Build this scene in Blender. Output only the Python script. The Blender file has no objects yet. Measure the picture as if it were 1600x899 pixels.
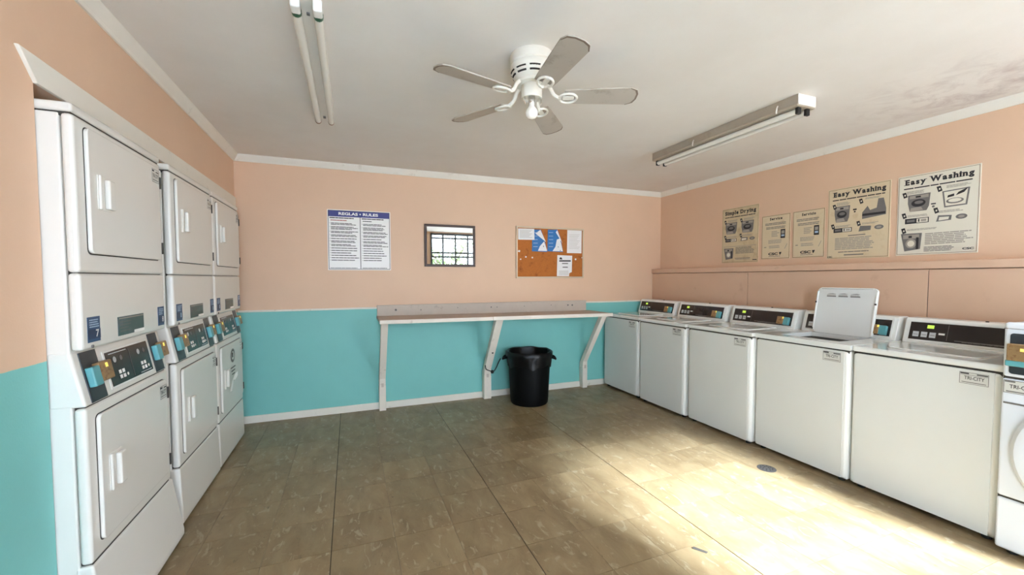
import bpy, bmesh, math, random
from mathutils import Vector, Matrix
random.seed(7)
S = bpy.context.scene
C = S.collection

# ------------------------------------------------------------------ camera
FPX, YAW, PITCH, ROLL, PCX, PCY, CAMH = 638.0, 0.36777, -0.0416, -0.00236, 793.0, 461.2, 1.36
cd = bpy.data.cameras.new('camera'); cam = bpy.data.objects.new('camera', cd); C.objects.link(cam)
f = Vector((math.sin(YAW)*math.cos(PITCH), math.cos(YAW)*math.cos(PITCH), math.sin(PITCH)))
r0 = Vector((math.cos(YAW), -math.sin(YAW), 0)); u0 = r0.cross(f)
r = math.cos(ROLL)*r0 + math.sin(ROLL)*u0; u = -math.sin(ROLL)*r0 + math.cos(ROLL)*u0
cam.matrix_world = Matrix(((r.x, u.x, -f.x, 0), (r.y, u.y, -f.y, 0), (r.z, u.z, -f.z, CAMH), (0, 0, 0, 1)))
cd.sensor_width = 36; cd.lens = FPX*36/1600
cd.shift_x = (800-PCX)/1600; cd.shift_y = (PCY-449.5)/1600
cd.clip_start = 0.02; cd.clip_end = 200
S.camera = cam

# ------------------------------------------------------------------ light
W = bpy.data.worlds.new('sky'); S.world = W; W.use_nodes = True
bg = W.node_tree.nodes['Background']
bg.inputs[0].default_value = (0.81, 0.89, 1.0, 1); bg.inputs[1].default_value = 9.0
sl = bpy.data.lights.new('sun', 'SUN'); so = bpy.data.objects.new('sun', sl); C.objects.link(so)
sl.energy = 50.0; sl.angle = math.radians(9); sl.color = (0.76, 0.87, 1.0)
so.rotation_euler = Vector((-0.12, 1.0, -0.65)).to_track_quat('-Z', 'Y').to_euler(); so.location = (2, -6, 6)
def portal(name, x0, x1, z0, z1, y):
    l = bpy.data.lights.new(name, 'AREA'); l.shape = 'RECTANGLE'; l.size = x1-x0; l.size_y = z1-z0
    l.cycles.is_portal = True
    o = bpy.data.objects.new(name, l); C.objects.link(o); o.location = ((x0+x1)/2, y, (z0+z1)/2)
    o.rotation_euler = (math.radians(90), 0, 0)
S.view_settings.view_transform = 'Standard'; S.view_settings.look = 'None'
S.view_settings.gamma = 1; S.view_settings.use_curve_mapping = False
S.view_settings.exposure = 0.54
S.cycles.max_bounces = 14; S.cycles.diffuse_bounces = 10

# room measures
XL, XR, YB, YF, HC = -0.973, 3.905, 4.408, -1.2, 2.49
XF = 3.775                      # face of the furred-out lower right wall
WIN = (1.84, 3.74, 0.75, 2.46); FILL_DOOR = (-0.45, 0.80, 0.0, 2.2)  # the door is an added opening that lets fill light in
portal('window_portal', WIN[0], WIN[1], WIN[2], WIN[3], YF-0.13)

# ------------------------------------------------------------------ materials
M = {}
def lin(c):
    return tuple((v/255/12.92 if v/255 <= 0.04045 else ((v/255+0.055)/1.055)**2.4) for v in c)
def nodes_of(name):
    m = bpy.data.materials.new(name); m.use_nodes = True; nt = m.node_tree
    return m, nt, nt.nodes['Principled BSDF']
def N(nt, t, **kw):
    n = nt.nodes.new(t)
    for k, v in kw.items():
        if isinstance(k, str) and hasattr(n, k): setattr(n, k, v)
    return n
def mixrgb(nt, fac, a, b, mode='MIX'):
    n = nt.nodes.new('ShaderNodeMix'); n.data_type = 'RGBA'; n.blend_type = mode
    for sock, v in ((n.inputs[0], fac), (n.inputs[6], a), (n.inputs[7], b)):
        if hasattr(v, 'links'): nt.links.new(v, sock)
        elif isinstance(v, (int, float)): sock.default_value = v
        else: sock.default_value = (*v[:3], 1)
    return n.outputs[2]
def noise(nt, co, scale, detail=4, rough=0.6, dist=0.0):
    n = nt.nodes.new('ShaderNodeTexNoise'); n.inputs['Scale'].default_value = scale
    n.inputs['Detail'].default_value = detail; n.inputs['Roughness'].default_value = rough
    n.inputs['Distortion'].default_value = dist
    nt.links.new(co, n.inputs['Vector']); return n.outputs['Fac']
def ramp(nt, fac, p0, p1, c0=(0, 0, 0), c1=(1, 1, 1)):
    n = nt.nodes.new('ShaderNodeValToRGB'); e = n.color_ramp.elements
    e[0].position = p0; e[1].position = p1; e[0].color = (*c0, 1); e[1].color = (*c1, 1)
    nt.links.new(fac, n.inputs[0]); return n.outputs[0]
def bumpit(nt, b, fac, strength, dist=0.002):
    n = nt.nodes.new('ShaderNodeBump'); n.inputs['Strength'].default_value = strength
    n.inputs['Distance'].default_value = dist
    nt.links.new(fac, n.inputs['Height']); nt.links.new(n.outputs[0], b.inputs['Normal'])
def pm(name, col, rough=0.5, metal=0.0, var=0.06, scale=6.0, bump=0.0, bscale=150, dirt=None, dscale=3.0, dlo=0.6, dhi=0.75, emit=0.0, spec=0.5, coat=0.0):
    m, nt, b = nodes_of(name); c = lin(col)
    co = nt.nodes.new('ShaderNodeTexCoord').outputs['Object']
    n1 = noise(nt, co, scale)
    out = mixrgb(nt, n1, tuple(v*(1-var) for v in c), tuple(min(1, v*(1+var)) for v in c))
    if dirt:
        d = ramp(nt, noise(nt, co, dscale, 6, 0.65), dlo, dhi)
        out = mixrgb(nt, d, out, lin(dirt))
    nt.links.new(out, b.inputs['Base Color'])
    b.inputs['Roughness'].default_value = rough; b.inputs['Metallic'].default_value = metal
    b.inputs['Specular IOR Level'].default_value = spec
    if coat: b.inputs['Coat Weight'].default_value = coat; b.inputs['Coat Roughness'].default_value = 0.08
    if bump: bumpit(nt, b, noise(nt, co, bscale, 3), bump)
    if emit:
        nt.links.new(out, b.inputs['Emission Color']); b.inputs['Emission Strength'].default_value = emit
    M[name] = m; return m
PINK = (220, 186, 158); TEAL = (122, 192, 188)
def wallpaint(name, zsplit):
    m, nt, b = nodes_of(name)
    co = nt.nodes.new('ShaderNodeTexCoord').outputs['Object']
    sx = nt.nodes.new('ShaderNodeSeparateXYZ'); nt.links.new(co, sx.inputs[0])
    a = nt.nodes.new('ShaderNodeMath'); a.operation = 'MULTIPLY_ADD'; a.inputs[1].default_value = 0.012; a.inputs[2].default_value = zsplit-0.006
    nt.links.new(noise(nt, co, 9), a.inputs[0])
    g = nt.nodes.new('ShaderNodeMath'); g.operation = 'GREATER_THAN'
    nt.links.new(sx.outputs[2], g.inputs[0]); nt.links.new(a.outputs[0], g.inputs[1])
    n1 = noise(nt, co, 2.2, 5)
    pk, tl = lin(PINK), lin(TEAL)
    p = mixrgb(nt, n1, tuple(v*0.93 for v in pk), tuple(v*1.05 for v in pk))
    t = mixrgb(nt, n1, tuple(v*0.90 for v in tl), tuple(v*1.08 for v in tl))
    sc = ramp(nt, noise(nt, co, 22, 8, 0.7), 0.70, 0.74)
    p = mixrgb(nt, sc, p, tuple(v*0.86 for v in pk))
    nt.links.new(mixrgb(nt, g.outputs[0], t, p), b.inputs['Base Color'])
    b.inputs['Roughness'].default_value = 0.5; b.inputs['Specular IOR Level'].default_value = 0.4
    bumpit(nt, b, noise(nt, co, 120, 3), 0.25)
    M[name] = m
wallpaint('wall_paint', 1.05); wallpaint('wall_paint_left', 1.079)
pm('pink_paint', PINK, 0.5, var=0.05, scale=2.5, bump=0.2, bscale=110)
pm('pink_panel_shaded', (211, 176, 150), 0.5, var=0.07, scale=3, bump=0.15, bscale=90, dirt=(186, 148, 124), dscale=4, dlo=0.62, dhi=0.8)  # wall pink made darker: shade on the lower wall put into the colour
pm('white_trim', (226, 222, 212), 0.5, var=0.04, bump=0.15, bscale=60, dirt=(176, 168, 152), dscale=7, dlo=0.62, dhi=0.8)
pm('white_wood', (224, 216, 204), 0.55, var=0.05, scale=10, bump=0.2, bscale=50, dirt=(168, 150, 130), dscale=9, dlo=0.62, dhi=0.78)
pm('backboard_wood', (196, 184, 172), 0.6, var=0.08, scale=10, bump=0.2, bscale=50, dirt=(140, 122, 106), dscale=8, dlo=0.6, dhi=0.78)
pm('counter_laminate', (176, 156, 140), 0.45, var=0.06, scale=20, dirt=(140, 120, 104), dscale=5, dlo=0.55, dhi=0.8)
pm('enamel', (226, 227, 224), 0.22, var=0.02, scale=3, spec=0.5)
pm('enamel_top', (222, 224, 222), 0.10, var=0.02, scale=3, spec=0.6, coat=0.4)
pm('enamel_front', (214, 215, 211), 0.42, var=0.03, scale=3, bump=0.08, bscale=300)
pm('enamel_dryer', (222, 220, 214), 0.25, var=0.02, scale=2)
pm('enamel_skylit', (222, 228, 236), 0.25, var=0.02, scale=2)  # white enamel with the bluish sky light put into its colour
pm('grey_enamel', (196, 196, 190), 0.4, var=0.04)
pm('seam_dark', (52, 48, 44), 0.7)
pm('console_black', (40, 34, 34), 0.22, var=0.15, scale=12)
pm('strip_black', (46, 52, 58), 0.35, var=0.1, scale=30)
pm('button_grey', (188, 192, 194), 0.4)
pm('teal_plastic', (92, 160, 168), 0.3, var=0.05)
pm('brass', (158, 128, 90), 0.4, metal=0.4, var=0.2, scale=40, dirt=(120, 80, 50), dscale=60, dlo=0.5, dhi=0.7)
pm('chrome', (210, 210, 208), 0.2, metal=1.0)
pm('led_green', (200, 235, 90), 0.4, emit=0.35)
pm('led_amber', (250, 225, 110), 0.4, emit=0.35)
pm('sticker_blue', (44, 74, 112), 0.4, var=0.1, scale=30)
pm('sticker_navy', (30, 48, 84), 0.4)
pm('plate_green', (62, 84, 82), 0.35, var=0.15, scale=30, dirt=(92, 92, 104), dscale=20, dlo=0.5, dhi=0.7)
pm('sticker_line', (170, 192, 214), 0.5)
pm('white_print', (240, 240, 238), 0.5)
pm('label_plate', (206, 206, 200), 0.35)
pm('ink', (40, 38, 42), 0.6)
pm('ink_grey', (112, 108, 106), 0.6, var=0.15, scale=60)
pm('ink_light', (158, 150, 140), 0.6, var=0.12, scale=60)
pm('ink_red', (170, 66, 60), 0.6)
pm('header_blue', (52, 56, 128), 0.4, var=0.06)
pm('sign_white', (238, 236, 234), 0.35, var=0.02)
pm('poster_aged', (214, 196, 164), 0.5, var=0.06, scale=5, dirt=(196, 170, 134), dscale=6, dlo=0.55, dhi=0.75)
pm('poster_pale', (222, 216, 200), 0.5, var=0.04, scale=5)
pm('poster_sepia', (204, 186, 152), 0.5, var=0.07, scale=5, dirt=(180, 154, 118), dscale=6, dlo=0.5, dhi=0.7)
pm('edge_brown', (130, 98, 74), 0.6)
pm('mirror_frame', (62, 40, 34), 0.4, var=0.15, scale=30)
pm('cork', (176, 104, 44), 0.9, var=0.2, scale=60, bump=0.4, bscale=250, dirt=(132, 72, 30), dscale=14, dlo=0.55, dhi=0.75)
pm('cork_frame', (206, 186, 160), 0.4, metal=0.3)
pm('paper', (232, 230, 230), 0.7, var=0.03)
pm('flyer_blue', (34, 110, 176), 0.4, var=0.25, scale=14)
pm('bin_black', (7, 8, 9), 0.5, var=0.1, scale=20, spec=0.12)
pm('bag_black', (5, 5, 6), 0.36, var=0.1, bump=0.5, bscale=18, spec=0.3)
pm('fan_white', (226, 222, 212), 0.35, var=0.03, dirt=(190, 180, 164), dscale=14, dlo=0.62, dhi=0.85)
pm('fan_blade', (176, 167, 156), 0.5, var=0.06, dirt=(134, 120, 106), dscale=9, dlo=0.55, dhi=0.8)
pm('fan_blade_edge', (120, 106, 94), 0.6)
pm('bulb_glass', (240, 236, 228), 0.12, var=0.01)
pm('fixture_metal', (170, 158, 142), 0.4, var=0.05, dirt=(150, 134, 116), dscale=8, dlo=0.55, dhi=0.8)
pm('fixture_white', (228, 222, 214), 0.4)
pm('tube_white', (226, 224, 216), 0.25, var=0.02)
pm('green_ring', (32, 84, 60), 0.4)
pm('black_rubber', (22, 22, 22), 0.6)
pm('drain_metal', (66, 64, 62), 0.5, metal=0.2, var=0.2, scale=60)
pm('litter', (74, 70, 64), 0.7)
pm('grout', (66, 56, 43), 0.8)
pm('alu', (84, 88, 92), 0.5)

pm('concrete', (190, 186, 178), 0.85, var=0.08, bump=0.3)
pm('leaf', (110, 130, 84), 0.6, var=0.3, scale=4)
pm('bark', (96, 84, 72), 0.9, var=0.2, scale=20)
pm('dark_gap', (40, 36, 34), 0.9)
def ceilmat():
    m, nt, b = nodes_of('ceiling_paint')
    co = nt.nodes.new('ShaderNodeTexCoord').outputs['Object']
    n1 = noise(nt, co, 1.6, 6, 0.62)
    c = mixrgb(nt, n1, lin((214, 208, 200)), lin((232, 230, 226)))
    # old water stain near the right wall
    vm = nt.nodes.new('ShaderNodeVectorMath'); vm.operation = 'DISTANCE'; vm.inputs[1].default_value = (3.55, 1.35, 2.49)
    nt.links.new(co, vm.inputs[0])
    fall = ramp(nt, vm.outputs['Value'], 0.15, 0.75, (1, 1, 1), (0, 0, 0))
    sp = ramp(nt, noise(nt, co, 5.5, 8, 0.7, 0.6), 0.45, 0.7)
    st = mixrgb(nt, 1.0, fall, sp, 'MULTIPLY')
    c = mixrgb(nt, st, c, lin((188, 177, 173)))
    nt.links.new(c, b.inputs['Base Color']); b.inputs['Roughness'].default_value = 0.75
    bumpit(nt, b, noise(nt, co, 160, 4), 0.25)
    M['ceiling_paint'] = m
ceilmat()
def tilemat():
    m, nt, b = nodes_of('vinyl_tile')
    co = nt.nodes.new('ShaderNodeTexCoord').outputs['Object']
    oi = nt.nodes.new('ShaderNodeObjectInfo')
    off = nt.nodes.new('ShaderNodeVectorMath'); off.operation = 'SCALE'; off.inputs['Scale'].default_value = 40
    cb = nt.nodes.new('ShaderNodeCombineXYZ')
    for k in range(3): nt.links.new(oi.outputs['Random'], cb.inputs[k])
    nt.links.new(cb.outputs[0], off.inputs[0])
    ad = nt.nodes.new('ShaderNodeVectorMath'); ad.operation = 'ADD'
    nt.links.new(co, ad.inputs[0]); nt.links.new(off.outputs[0], ad.inputs[1]); v = ad.outputs[0]
    st = nt.nodes.new('ShaderNodeMapping'); st.inputs['Scale'].default_value = (1.0, 0.45, 1.0); st.inputs['Rotation'].default_value = (0, 0, 0.7)
    nt.links.new(v, st.inputs[0]); v = st.outputs[0]
    base = ramp(nt, noise(nt, v, 8, 6, 0.6, 0.7), 0.28, 0.74, lin((120, 100, 71)), lin((154, 135, 103)))
    vein = ramp(nt, noise(nt, v, 20, 5, 0.6, 1.2), 0.58, 0.66)
    c = mixrgb(nt, vein, base, lin((160, 146, 120)))
    dk = ramp(nt, noise(nt, v, 34, 5, 0.65, 1.2), 0.63, 0.73)
    c = mixrgb(nt, dk, c, lin((104, 90, 68)))
    tone = mixrgb(nt, oi.outputs['Random'], (0.88, 0.87, 0.85), (1.06, 1.05, 1.04))
    c = mixrgb(nt, 1.0, c, tone, 'MULTIPLY')
    nt.links.new(c, b.inputs['Base Color'])
    rg = ramp(nt, noise(nt, v, 12, 5), 0.3, 0.7, (0.30,)*3, (0.45,)*3)
    nt.links.new(rg, b.inputs['Roughness']); b.inputs['Specular IOR Level'].default_value = 0.5
    M['vinyl_tile'] = m
tilemat()
def frostmat():
    m, nt, b = nodes_of('frosted_fill'); nt.nodes.remove(b)
    t = nt.nodes.new('ShaderNodeBsdfTranslucent'); t.inputs[0].default_value = (0.50, 0.54, 0.58, 1)
    g = nt.nodes.new('ShaderNodeBsdfDiffuse'); g.inputs[0].default_value = (0.8, 0.82, 0.82, 1)
    mx = nt.nodes.new('ShaderNodeMixShader'); mx.inputs[0].default_value = 0.15
    nt.links.new(t.outputs[0], mx.inputs[1]); nt.links.new(g.outputs[0], mx.inputs[2])
    nt.links.new(mx.outputs[0], nt.nodes['Material Output'].inputs[0]); M['frosted_fill'] = m
frostmat()  # translucent pane of the added door, spreads soft daylight inside
def glassmat():
    m, nt, b = nodes_of('window_glass'); nt.nodes.remove(b)
    t = nt.nodes.new('ShaderNodeBsdfTransparent'); t.inputs[0].default_value = (0.96, 0.98, 0.98, 1)
    g = nt.nodes.new('ShaderNodeBsdfGlossy'); g.inputs['Roughness'].default_value = 0.02
    mx = nt.nodes.new('ShaderNodeMixShader'); mx.inputs[0].default_value = 0.06
    nt.links.new(t.outputs[0], mx.inputs[1]); nt.links.new(g.outputs[0], mx.inputs[2])
    nt.links.new(mx.outputs[0], nt.nodes['Material Output'].inputs[0]); M['window_glass'] = m
    m, nt, b = nodes_of('mirror_silver'); b.inputs['Base Color'].default_value = (0.62, 0.64, 0.64, 1)
    b.inputs['Metallic'].default_value = 1; b.inputs['Roughness'].default_value = 0.015; M['mirror_silver'] = m
glassmat()

# ------------------------------------------------------------------ mesh builder
class MB:
    def __init__(s): s.v = []; s.f = []; s.m = []; s.names = []
    def mi(s, n):
        if n not in s.names: s.names.append(n)
        return s.names.index(n)
    def add(s, vs, fs, mat):
        o = len(s.v); k = s.mi(mat); s.v += [tuple(p) for p in vs]
        for q in fs: s.f.append([i+o for i in q]); s.m.append(k)
        return s
    def box(s, x0, x1, y0, y1, z0, z1, mat):
        vs = [(x, y, z) for x in (x0, x1) for y in (y0, y1) for z in (z0, z1)]
        return s.add(vs, [(0, 1, 3, 2), (4, 6, 7, 5), (0, 4, 5, 1), (2, 3, 7, 6), (0, 2, 6, 4), (1, 5, 7, 3)], mat)
    def prism(s, poly, fn, a0, a1, mat):
        # poly: 2-D points, fn(p, q, a) -> 3-D
        n = len(poly); vs = [fn(p, q, a0) for p, q in poly] + [fn(p, q, a1) for p, q in poly]
        fs = [list(range(n))[::-1], list(range(n, 2*n))] + [(i, (i+1) % n, n+(i+1) % n, n+i) for i in range(n)]
        return s.add(vs, fs, mat)
    def quad(s, pts, mat): return s.add(pts, [tuple(range(len(pts)))], mat)
    def tube(s, pts, rad, mat, n=10, cap=True):
        pts = [Vector(p) for p in pts]; rs = rad if isinstance(rad, (list, tuple)) else [rad]*len(pts)
        vs = []; ref = None
        for i, p in enumerate(pts):
            t = (pts[min(i+1, len(pts)-1)]-pts[max(i-1, 0)]).normalized()
            if ref is None: ref = Vector((0, 0, 1)) if abs(t.z) < 0.9 else Vector((1, 0, 0))
            a = t.cross(ref).normalized(); b = t.cross(a).normalized(); ref = -b if False else ref
            for k in range(n):
                an = 2*math.pi*k/n; vs.append(p+a*math.cos(an)*rs[i]+b*math.sin(an)*rs[i])
        fs = [(i*n+k, i*n+(k+1) % n, (i+1)*n+(k+1) % n, (i+1)*n+k) for i in range(len(pts)-1) for k in range(n)]
        if cap: fs += [list(range(n)), list(range((len(pts)-1)*n, len(pts)*n))[::-1]]
        return s.add(vs, fs, mat)
    def lathe(s, prof, mat, n=32, c=(0, 0, 0), cap=True):
        vs = [(c[0]+rr*math.cos(2*math.pi*k/n), c[1]+rr*math.sin(2*math.pi*k/n), c[2]+z) for rr, z in prof for k in range(n)]
        fs = [(i*n+k, i*n+(k+1) % n, (i+1)*n+(k+1) % n, (i+1)*n+k) for i in range(len(prof)-1) for k in range(n)]
        if cap: fs += [list(range(n))[::-1], list(range((len(prof)-1)*n, len(prof)*n))]
        return s.add(vs, fs, mat)
    def build(s, name, parent=None, bevel=0.0, seg=2, smooth=False, loc=None, fixn=True):
        me = bpy.data.meshes.new(name); me.from_pydata(s.v, [], s.f)
        for k in s.names: me.materials.append(M[k])
        me.polygons.foreach_set('material_index', s.m)
        bm = bmesh.new(); bm.from_mesh(me)
        if fixn: bmesh.ops.recalc_face_normals(bm, faces=bm.faces)
        if bevel:
            es = [e for e in bm.edges if len(e.link_faces) == 2 and e.calc_face_angle(0) > 0.5]
            bmesh.ops.bevel(bm, geom=es, offset=bevel, segments=seg, profile=0.5, affect='EDGES', clamp_overlap=True)
        if smooth or bevel:
            for fc in bm.faces: fc.smooth = True
            for e in bm.edges:
                if len(e.link_faces) == 2 and e.calc_face_angle(0) > (0.7 if not bevel else 0.9): e.smooth = False
        bm.to_mesh(me); bm.free()
        o = bpy.data.objects.new(name, me); C.objects.link(o)
        if parent: o.parent = parent
        if loc: o.location = loc
        if bevel:
            wn_ = o.modifiers.new('weighted', 'WEIGHTED_NORMAL'); wn_.keep_sharp = True
        return o
def rrect(a0, a1, b0, b1, rad, n=4):
    out = []
    for cx, cy, st in ((a1-rad, b1-rad, 0), (a0+rad, b1-rad, 90), (a0+rad, b0+rad, 180), (a1-rad, b0+rad, 270)):
        for k in range(n+1):
            an = math.radians(st+90*k/n); out.append((cx+rad*math.cos(an), cy+rad*math.sin(an)))
    return out
XY = lambda p, q, a: (p, q, a)
YZ = lambda p, q, a: (a, p, q)
XZ = lambda p, q, a: (p, a, q)
def empty(name, loc=(0, 0, 0), rotz=0):
    o = bpy.data.objects.new(name, None); C.objects.link(o); o.location = loc; o.rotation_euler.z = rotz
    o.empty_display_size = 0.1; return o
def tag(o, label, cat, group=None):
    o['label'] = label; o['category'] = cat
    if group: o['group'] = group
    return o
def struct(o, label, cat):
    o['kind'] = 'structure'; o['label'] = label; o['category'] = cat; return o

# text -> flat mesh (built-in font), cached per string
_tc = {}
def glyphs(body, bold=0.0):
    k = (body, bold)
    if k in _tc: return _tc[k]
    cu = bpy.data.curves.new('t', 'FONT'); cu.body = body; cu.size = 1; cu.offset = bold; cu.resolution_u = 3
    ob = bpy.data.objects.new('t', cu); C.objects.link(ob)
    bpy.context.view_layer.update()
    me = bpy.data.meshes.new_from_object(ob.evaluated_get(bpy.context.evaluated_depsgraph_get()))
    vs = [(v.co.x, v.co.y) for v in me.vertices]; fs = [tuple(p.vertices) for p in me.polygons]
    bpy.data.objects.remove(ob); bpy.data.curves.remove(cu); bpy.data.meshes.remove(me)
    _tc[k] = (vs, fs); return _tc[k]
SERIF = {'E': [(0, 0), (0, 1)], 'W': [(.04, 1), (.96, 1), (.5, 1)], 'h': [(.1, 0), (.9, 0), (.08, 1)], 'i': [(.5, 0), (.4, .72)],
         'n': [(.1, 0), (.9, 0), (.06, 1)], 'm': [(.07, 0), (.5, 0), (.93, 0), (.04, 1)], 'p': [(.12, 0), (.06, 1)],
         'r': [(.25, 0), (.12, 1)], 'l': [(.5, 0), (.4, 1)], 'y': [(.08, 1), (.92, 1)], 'D': [(.06, 0), (.06, 1)], 'v': [(.08, 1), (.92, 1)]}
def slab_text(body, bold=0.05):
    vs, fs = [], []; x = 0.0
    for ch in body:
        if ch == ' ': x += 0.34; continue
        gv, gf = glyphs(ch, bold)
        x0 = min(p[0] for p in gv); x1 = max(p[0] for p in gv); y0 = min(p[1] for p in gv); y1 = max(p[1] for p in gv)
        o = len(vs); vs += [(p[0]-x0+x, p[1]) for p in gv]; fs += [tuple(i+o for i in q) for q in gf]
        for fx, fy in SERIF.get(ch, []):
            cx = x+(x1-x0)*fx; cy = y0+(y1-y0)*fy; hw = 0.15 if ch != 'W' else 0.17; t = 0.07
            yb = cy if fy < 0.5 else cy-t
            o = len(vs); vs += [(cx-hw, yb), (cx+hw, yb), (cx+hw, yb+t), (cx-hw, yb+t)]; fs.append((o, o+1, o+2, o+3))
        x += x1-x0+0.10
    return vs, fs
class Flat:
    """marks on a flat rectangle: u to the right, v up, both 0..1"""
    def __init__(s, org, U, V, Nn): s.o, s.U, s.V, s.N = Vector(org), Vector(U), Vector(V), Vector(Nn).normalized(); s.mb = MB(); s.k = 0
    def P(s, a, b, d=0.0): return s.o+s.U*a+s.V*b+s.N*d
    def _d(s): s.k += 1; return 0.0006+0.00001*(s.k % 60)
    def rect(s, a0, b0, a1, b1, mat, d=0.0):
        e = s._d()+d; s.mb.quad([s.P(a0, b0, e), s.P(a1, b0, e), s.P(a1, b1, e), s.P(a0, b1, e)], mat)
    def poly(s, pts, mat, d=0.0):
        e = s._d()+d; s.mb.quad([s.P(a, b, e) for a, b in pts], mat)
    def ell(s, ca, cb, ra, rb, mat, d=0.0, n=16, rot=0):
        s.poly([(ca+ra*math.cos(6.2832*k/n), cb+rb*math.sin(6.2832*k/n)) for k in range(n)], mat, d)
    def frame(s, a0, b0, a1, b1, t, mat, d=0.0):
        asp = s.U.length/s.V.length
        s.rect(a0, b0, a1, b0+t*asp, mat, d); s.rect(a0, b1-t*asp, a1, b1, mat, d); s.rect(a0, b0, a0+t, b1, mat, d); s.rect(a1-t, b0, a1, b1, mat, d)
    def lines(s, a0, b0, a1, b1, n, mat, fill=0.55, ragged=0.25, d=0.0):
        h = (b1-b0)/n
        for k in range(n):
            e = a1-(a1-a0)*ragged*random.random(); y = b1-h*(k+0.5); x = a0
            while x < e-0.004:
                w = min((a1-a0)*random.uniform(0.10, 0.24), e-x)
                s.rect(x, y-h*fill/2, x+w, y+h*fill/2, mat, d); x += w+(a1-a0)*0.012
    def text(s, vf, a0, b0, a1, b1, mat, d=0.0, keep=False):
        vs, fs = vf; x0 = min(p[0] for p in vs); x1 = max(p[0] for p in vs); y0 = min(p[1] for p in vs); y1 = max(p[1] for p in vs)
        e = s._d()+d
        s.mb.add([s.P(a0+(a1-a0)*(p[0]-x0)/(x1-x0), b0+(b1-b0)*(p[1]-y0)/(y1-y0), e) for p in vs], fs, mat)
    def build(s, name, parent): return s.mb.build(name, parent, fixn=False)

# ------------------------------------------------------------------ setting
fl = struct(MB().box(XL-0.85, XR, YF-0.1, YB, -0.12, -0.0035, 'grout').build('floor'), 'beige marbled vinyl tile floor of the laundry room', 'floor')
TP, TX0, TY0 = 0.3083, -0.11, 1.2385
meshes = {}
def tile_mesh(w, d, g0, g1):
    k = (round(w, 3), round(d, 3), g0, g1)
    if k in meshes: return meshes[k]
    mb = MB(); mb.prism([(g0, 0.0009), (w-g1, 0.0009), (w-g1, d-0.0009), (g0, d-0.0009)], XY, -0.004, 0, 'vinyl_tile'); o = mb.build('tile', None)
    meshes[k] = o.data; C.objects.unlink(o); bpy.data.objects.remove(o); return meshes[k]
xs = [XL] + [TX0+TP*k for k in range(-2, 14) if XL+0.03 < TX0+TP*k < 3.7] + [3.78]
ys = [YF] + [TY0+TP*k for k in range(-8, 12) if YF+0.03 < TY0+TP*k < YB-0.03] + [YB]
for i in range(len(xs)-1):
    for j in range(len(ys)-1):
        k0 = round((xs[i]-TX0)/TP); k1 = round((xs[i+1]-TX0)/TP)
        g0 = 0.0026 if (k0 in (0, 3, 6) and i) else 0.0007; g1 = 0.0026 if k1 in (0, 3, 6) else 0.0007
        o = bpy.data.objects.new('tile', tile_mesh(xs[i+1]-xs[i], ys[j+1]-ys[j], g0, g1)); C.objects.link(o)
        o.location = (xs[i], ys[j], 0); o.parent = fl
# tiles run on into the alcove under the dryers
al = MB().box(XL-0.80, XL, 1.80, YB, -0.004, 0, 'vinyl_tile').build('alcove_tiling', fl)

struct(MB().box(XL-0.9, XR+0.1, YF-0.1, YB+0.1, HC, HC+0.08, 'ceiling_paint').build('ceiling'), 'white textured ceiling with faint water stains', 'ceiling')
struct(MB().box(XL-0.9, XR+0.1, YB, YB+0.1, -0.1, HC, 'wall_paint').build('wall_back'), 'back wall painted pink above and teal below', 'wall')
# left wall with alcove opening (upper near corner of the opening is cut off at a slant)
YJ, ZS = 1.861, 2.102
wl = MB()
outl = [(YF-0.1, 0), (YJ, 0), (YJ, 2.014), (YB, 2.014), (YB, HC), (YF-0.1, HC)]
wl.prism(outl, YZ, XL-0.10, XL, 'wall_paint_left')
wlo = struct(wl.build('wall_left'), 'left wall, pink over teal, with the dryer alcove', 'wall')
a = MB(); a.box(XL-0.80, XL-0.10, 1.70, 1.78, 0, ZS, 'pink_paint').build('alcove_side', wlo)
MB().box(XL-0.86, XL-0.80, 1.70, YB, 0, HC, 'pink_paint').build('alcove_back', wlo)
MB().box(XL-0.80, XL-0.10, 1.78, YB-0.002, 2.03, 2.06, 'white_trim').build('alcove_soffit', wlo)
cs = MB(); cs.prism([(YJ, 2.012), (YB-0.001, 2.012), (YB-0.001, ZS), (1.781, ZS)], YZ, XL-0.002, XL+0.012, 'white_trim')
struct(cs.build('trim_6', bevel=0.003), 'wide white casing board over the dryer alcove', 'molding')
# right wall, ledge and furred panels
wr = struct(MB().box(XR, XR+0.1, YF-0.1, YB, -0.1, HC, 'pink_paint').build('wall_right'), 'pink right wall above the row of washers', 'wall')
py = [YF, 0.2, 1.609, 3.0, YB]
for i in range(4):
    MB().box(XF, XR, py[i]+0.002, py[i+1]-0.002, 0, 1.413, 'pink_panel_shaded').build('panel', wr, bevel=0.002, seg=1)
MB().box(XF+0.006, XR, YF, YB, 0, 1.405, 'dark_gap').build('panel_backing', wr)
MB().box(XF-0.014, XR, YF, YB-0.001, 1.417, 1.472, 'pink_panel_shaded').build('ledge', wr, bevel=0.006)
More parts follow.
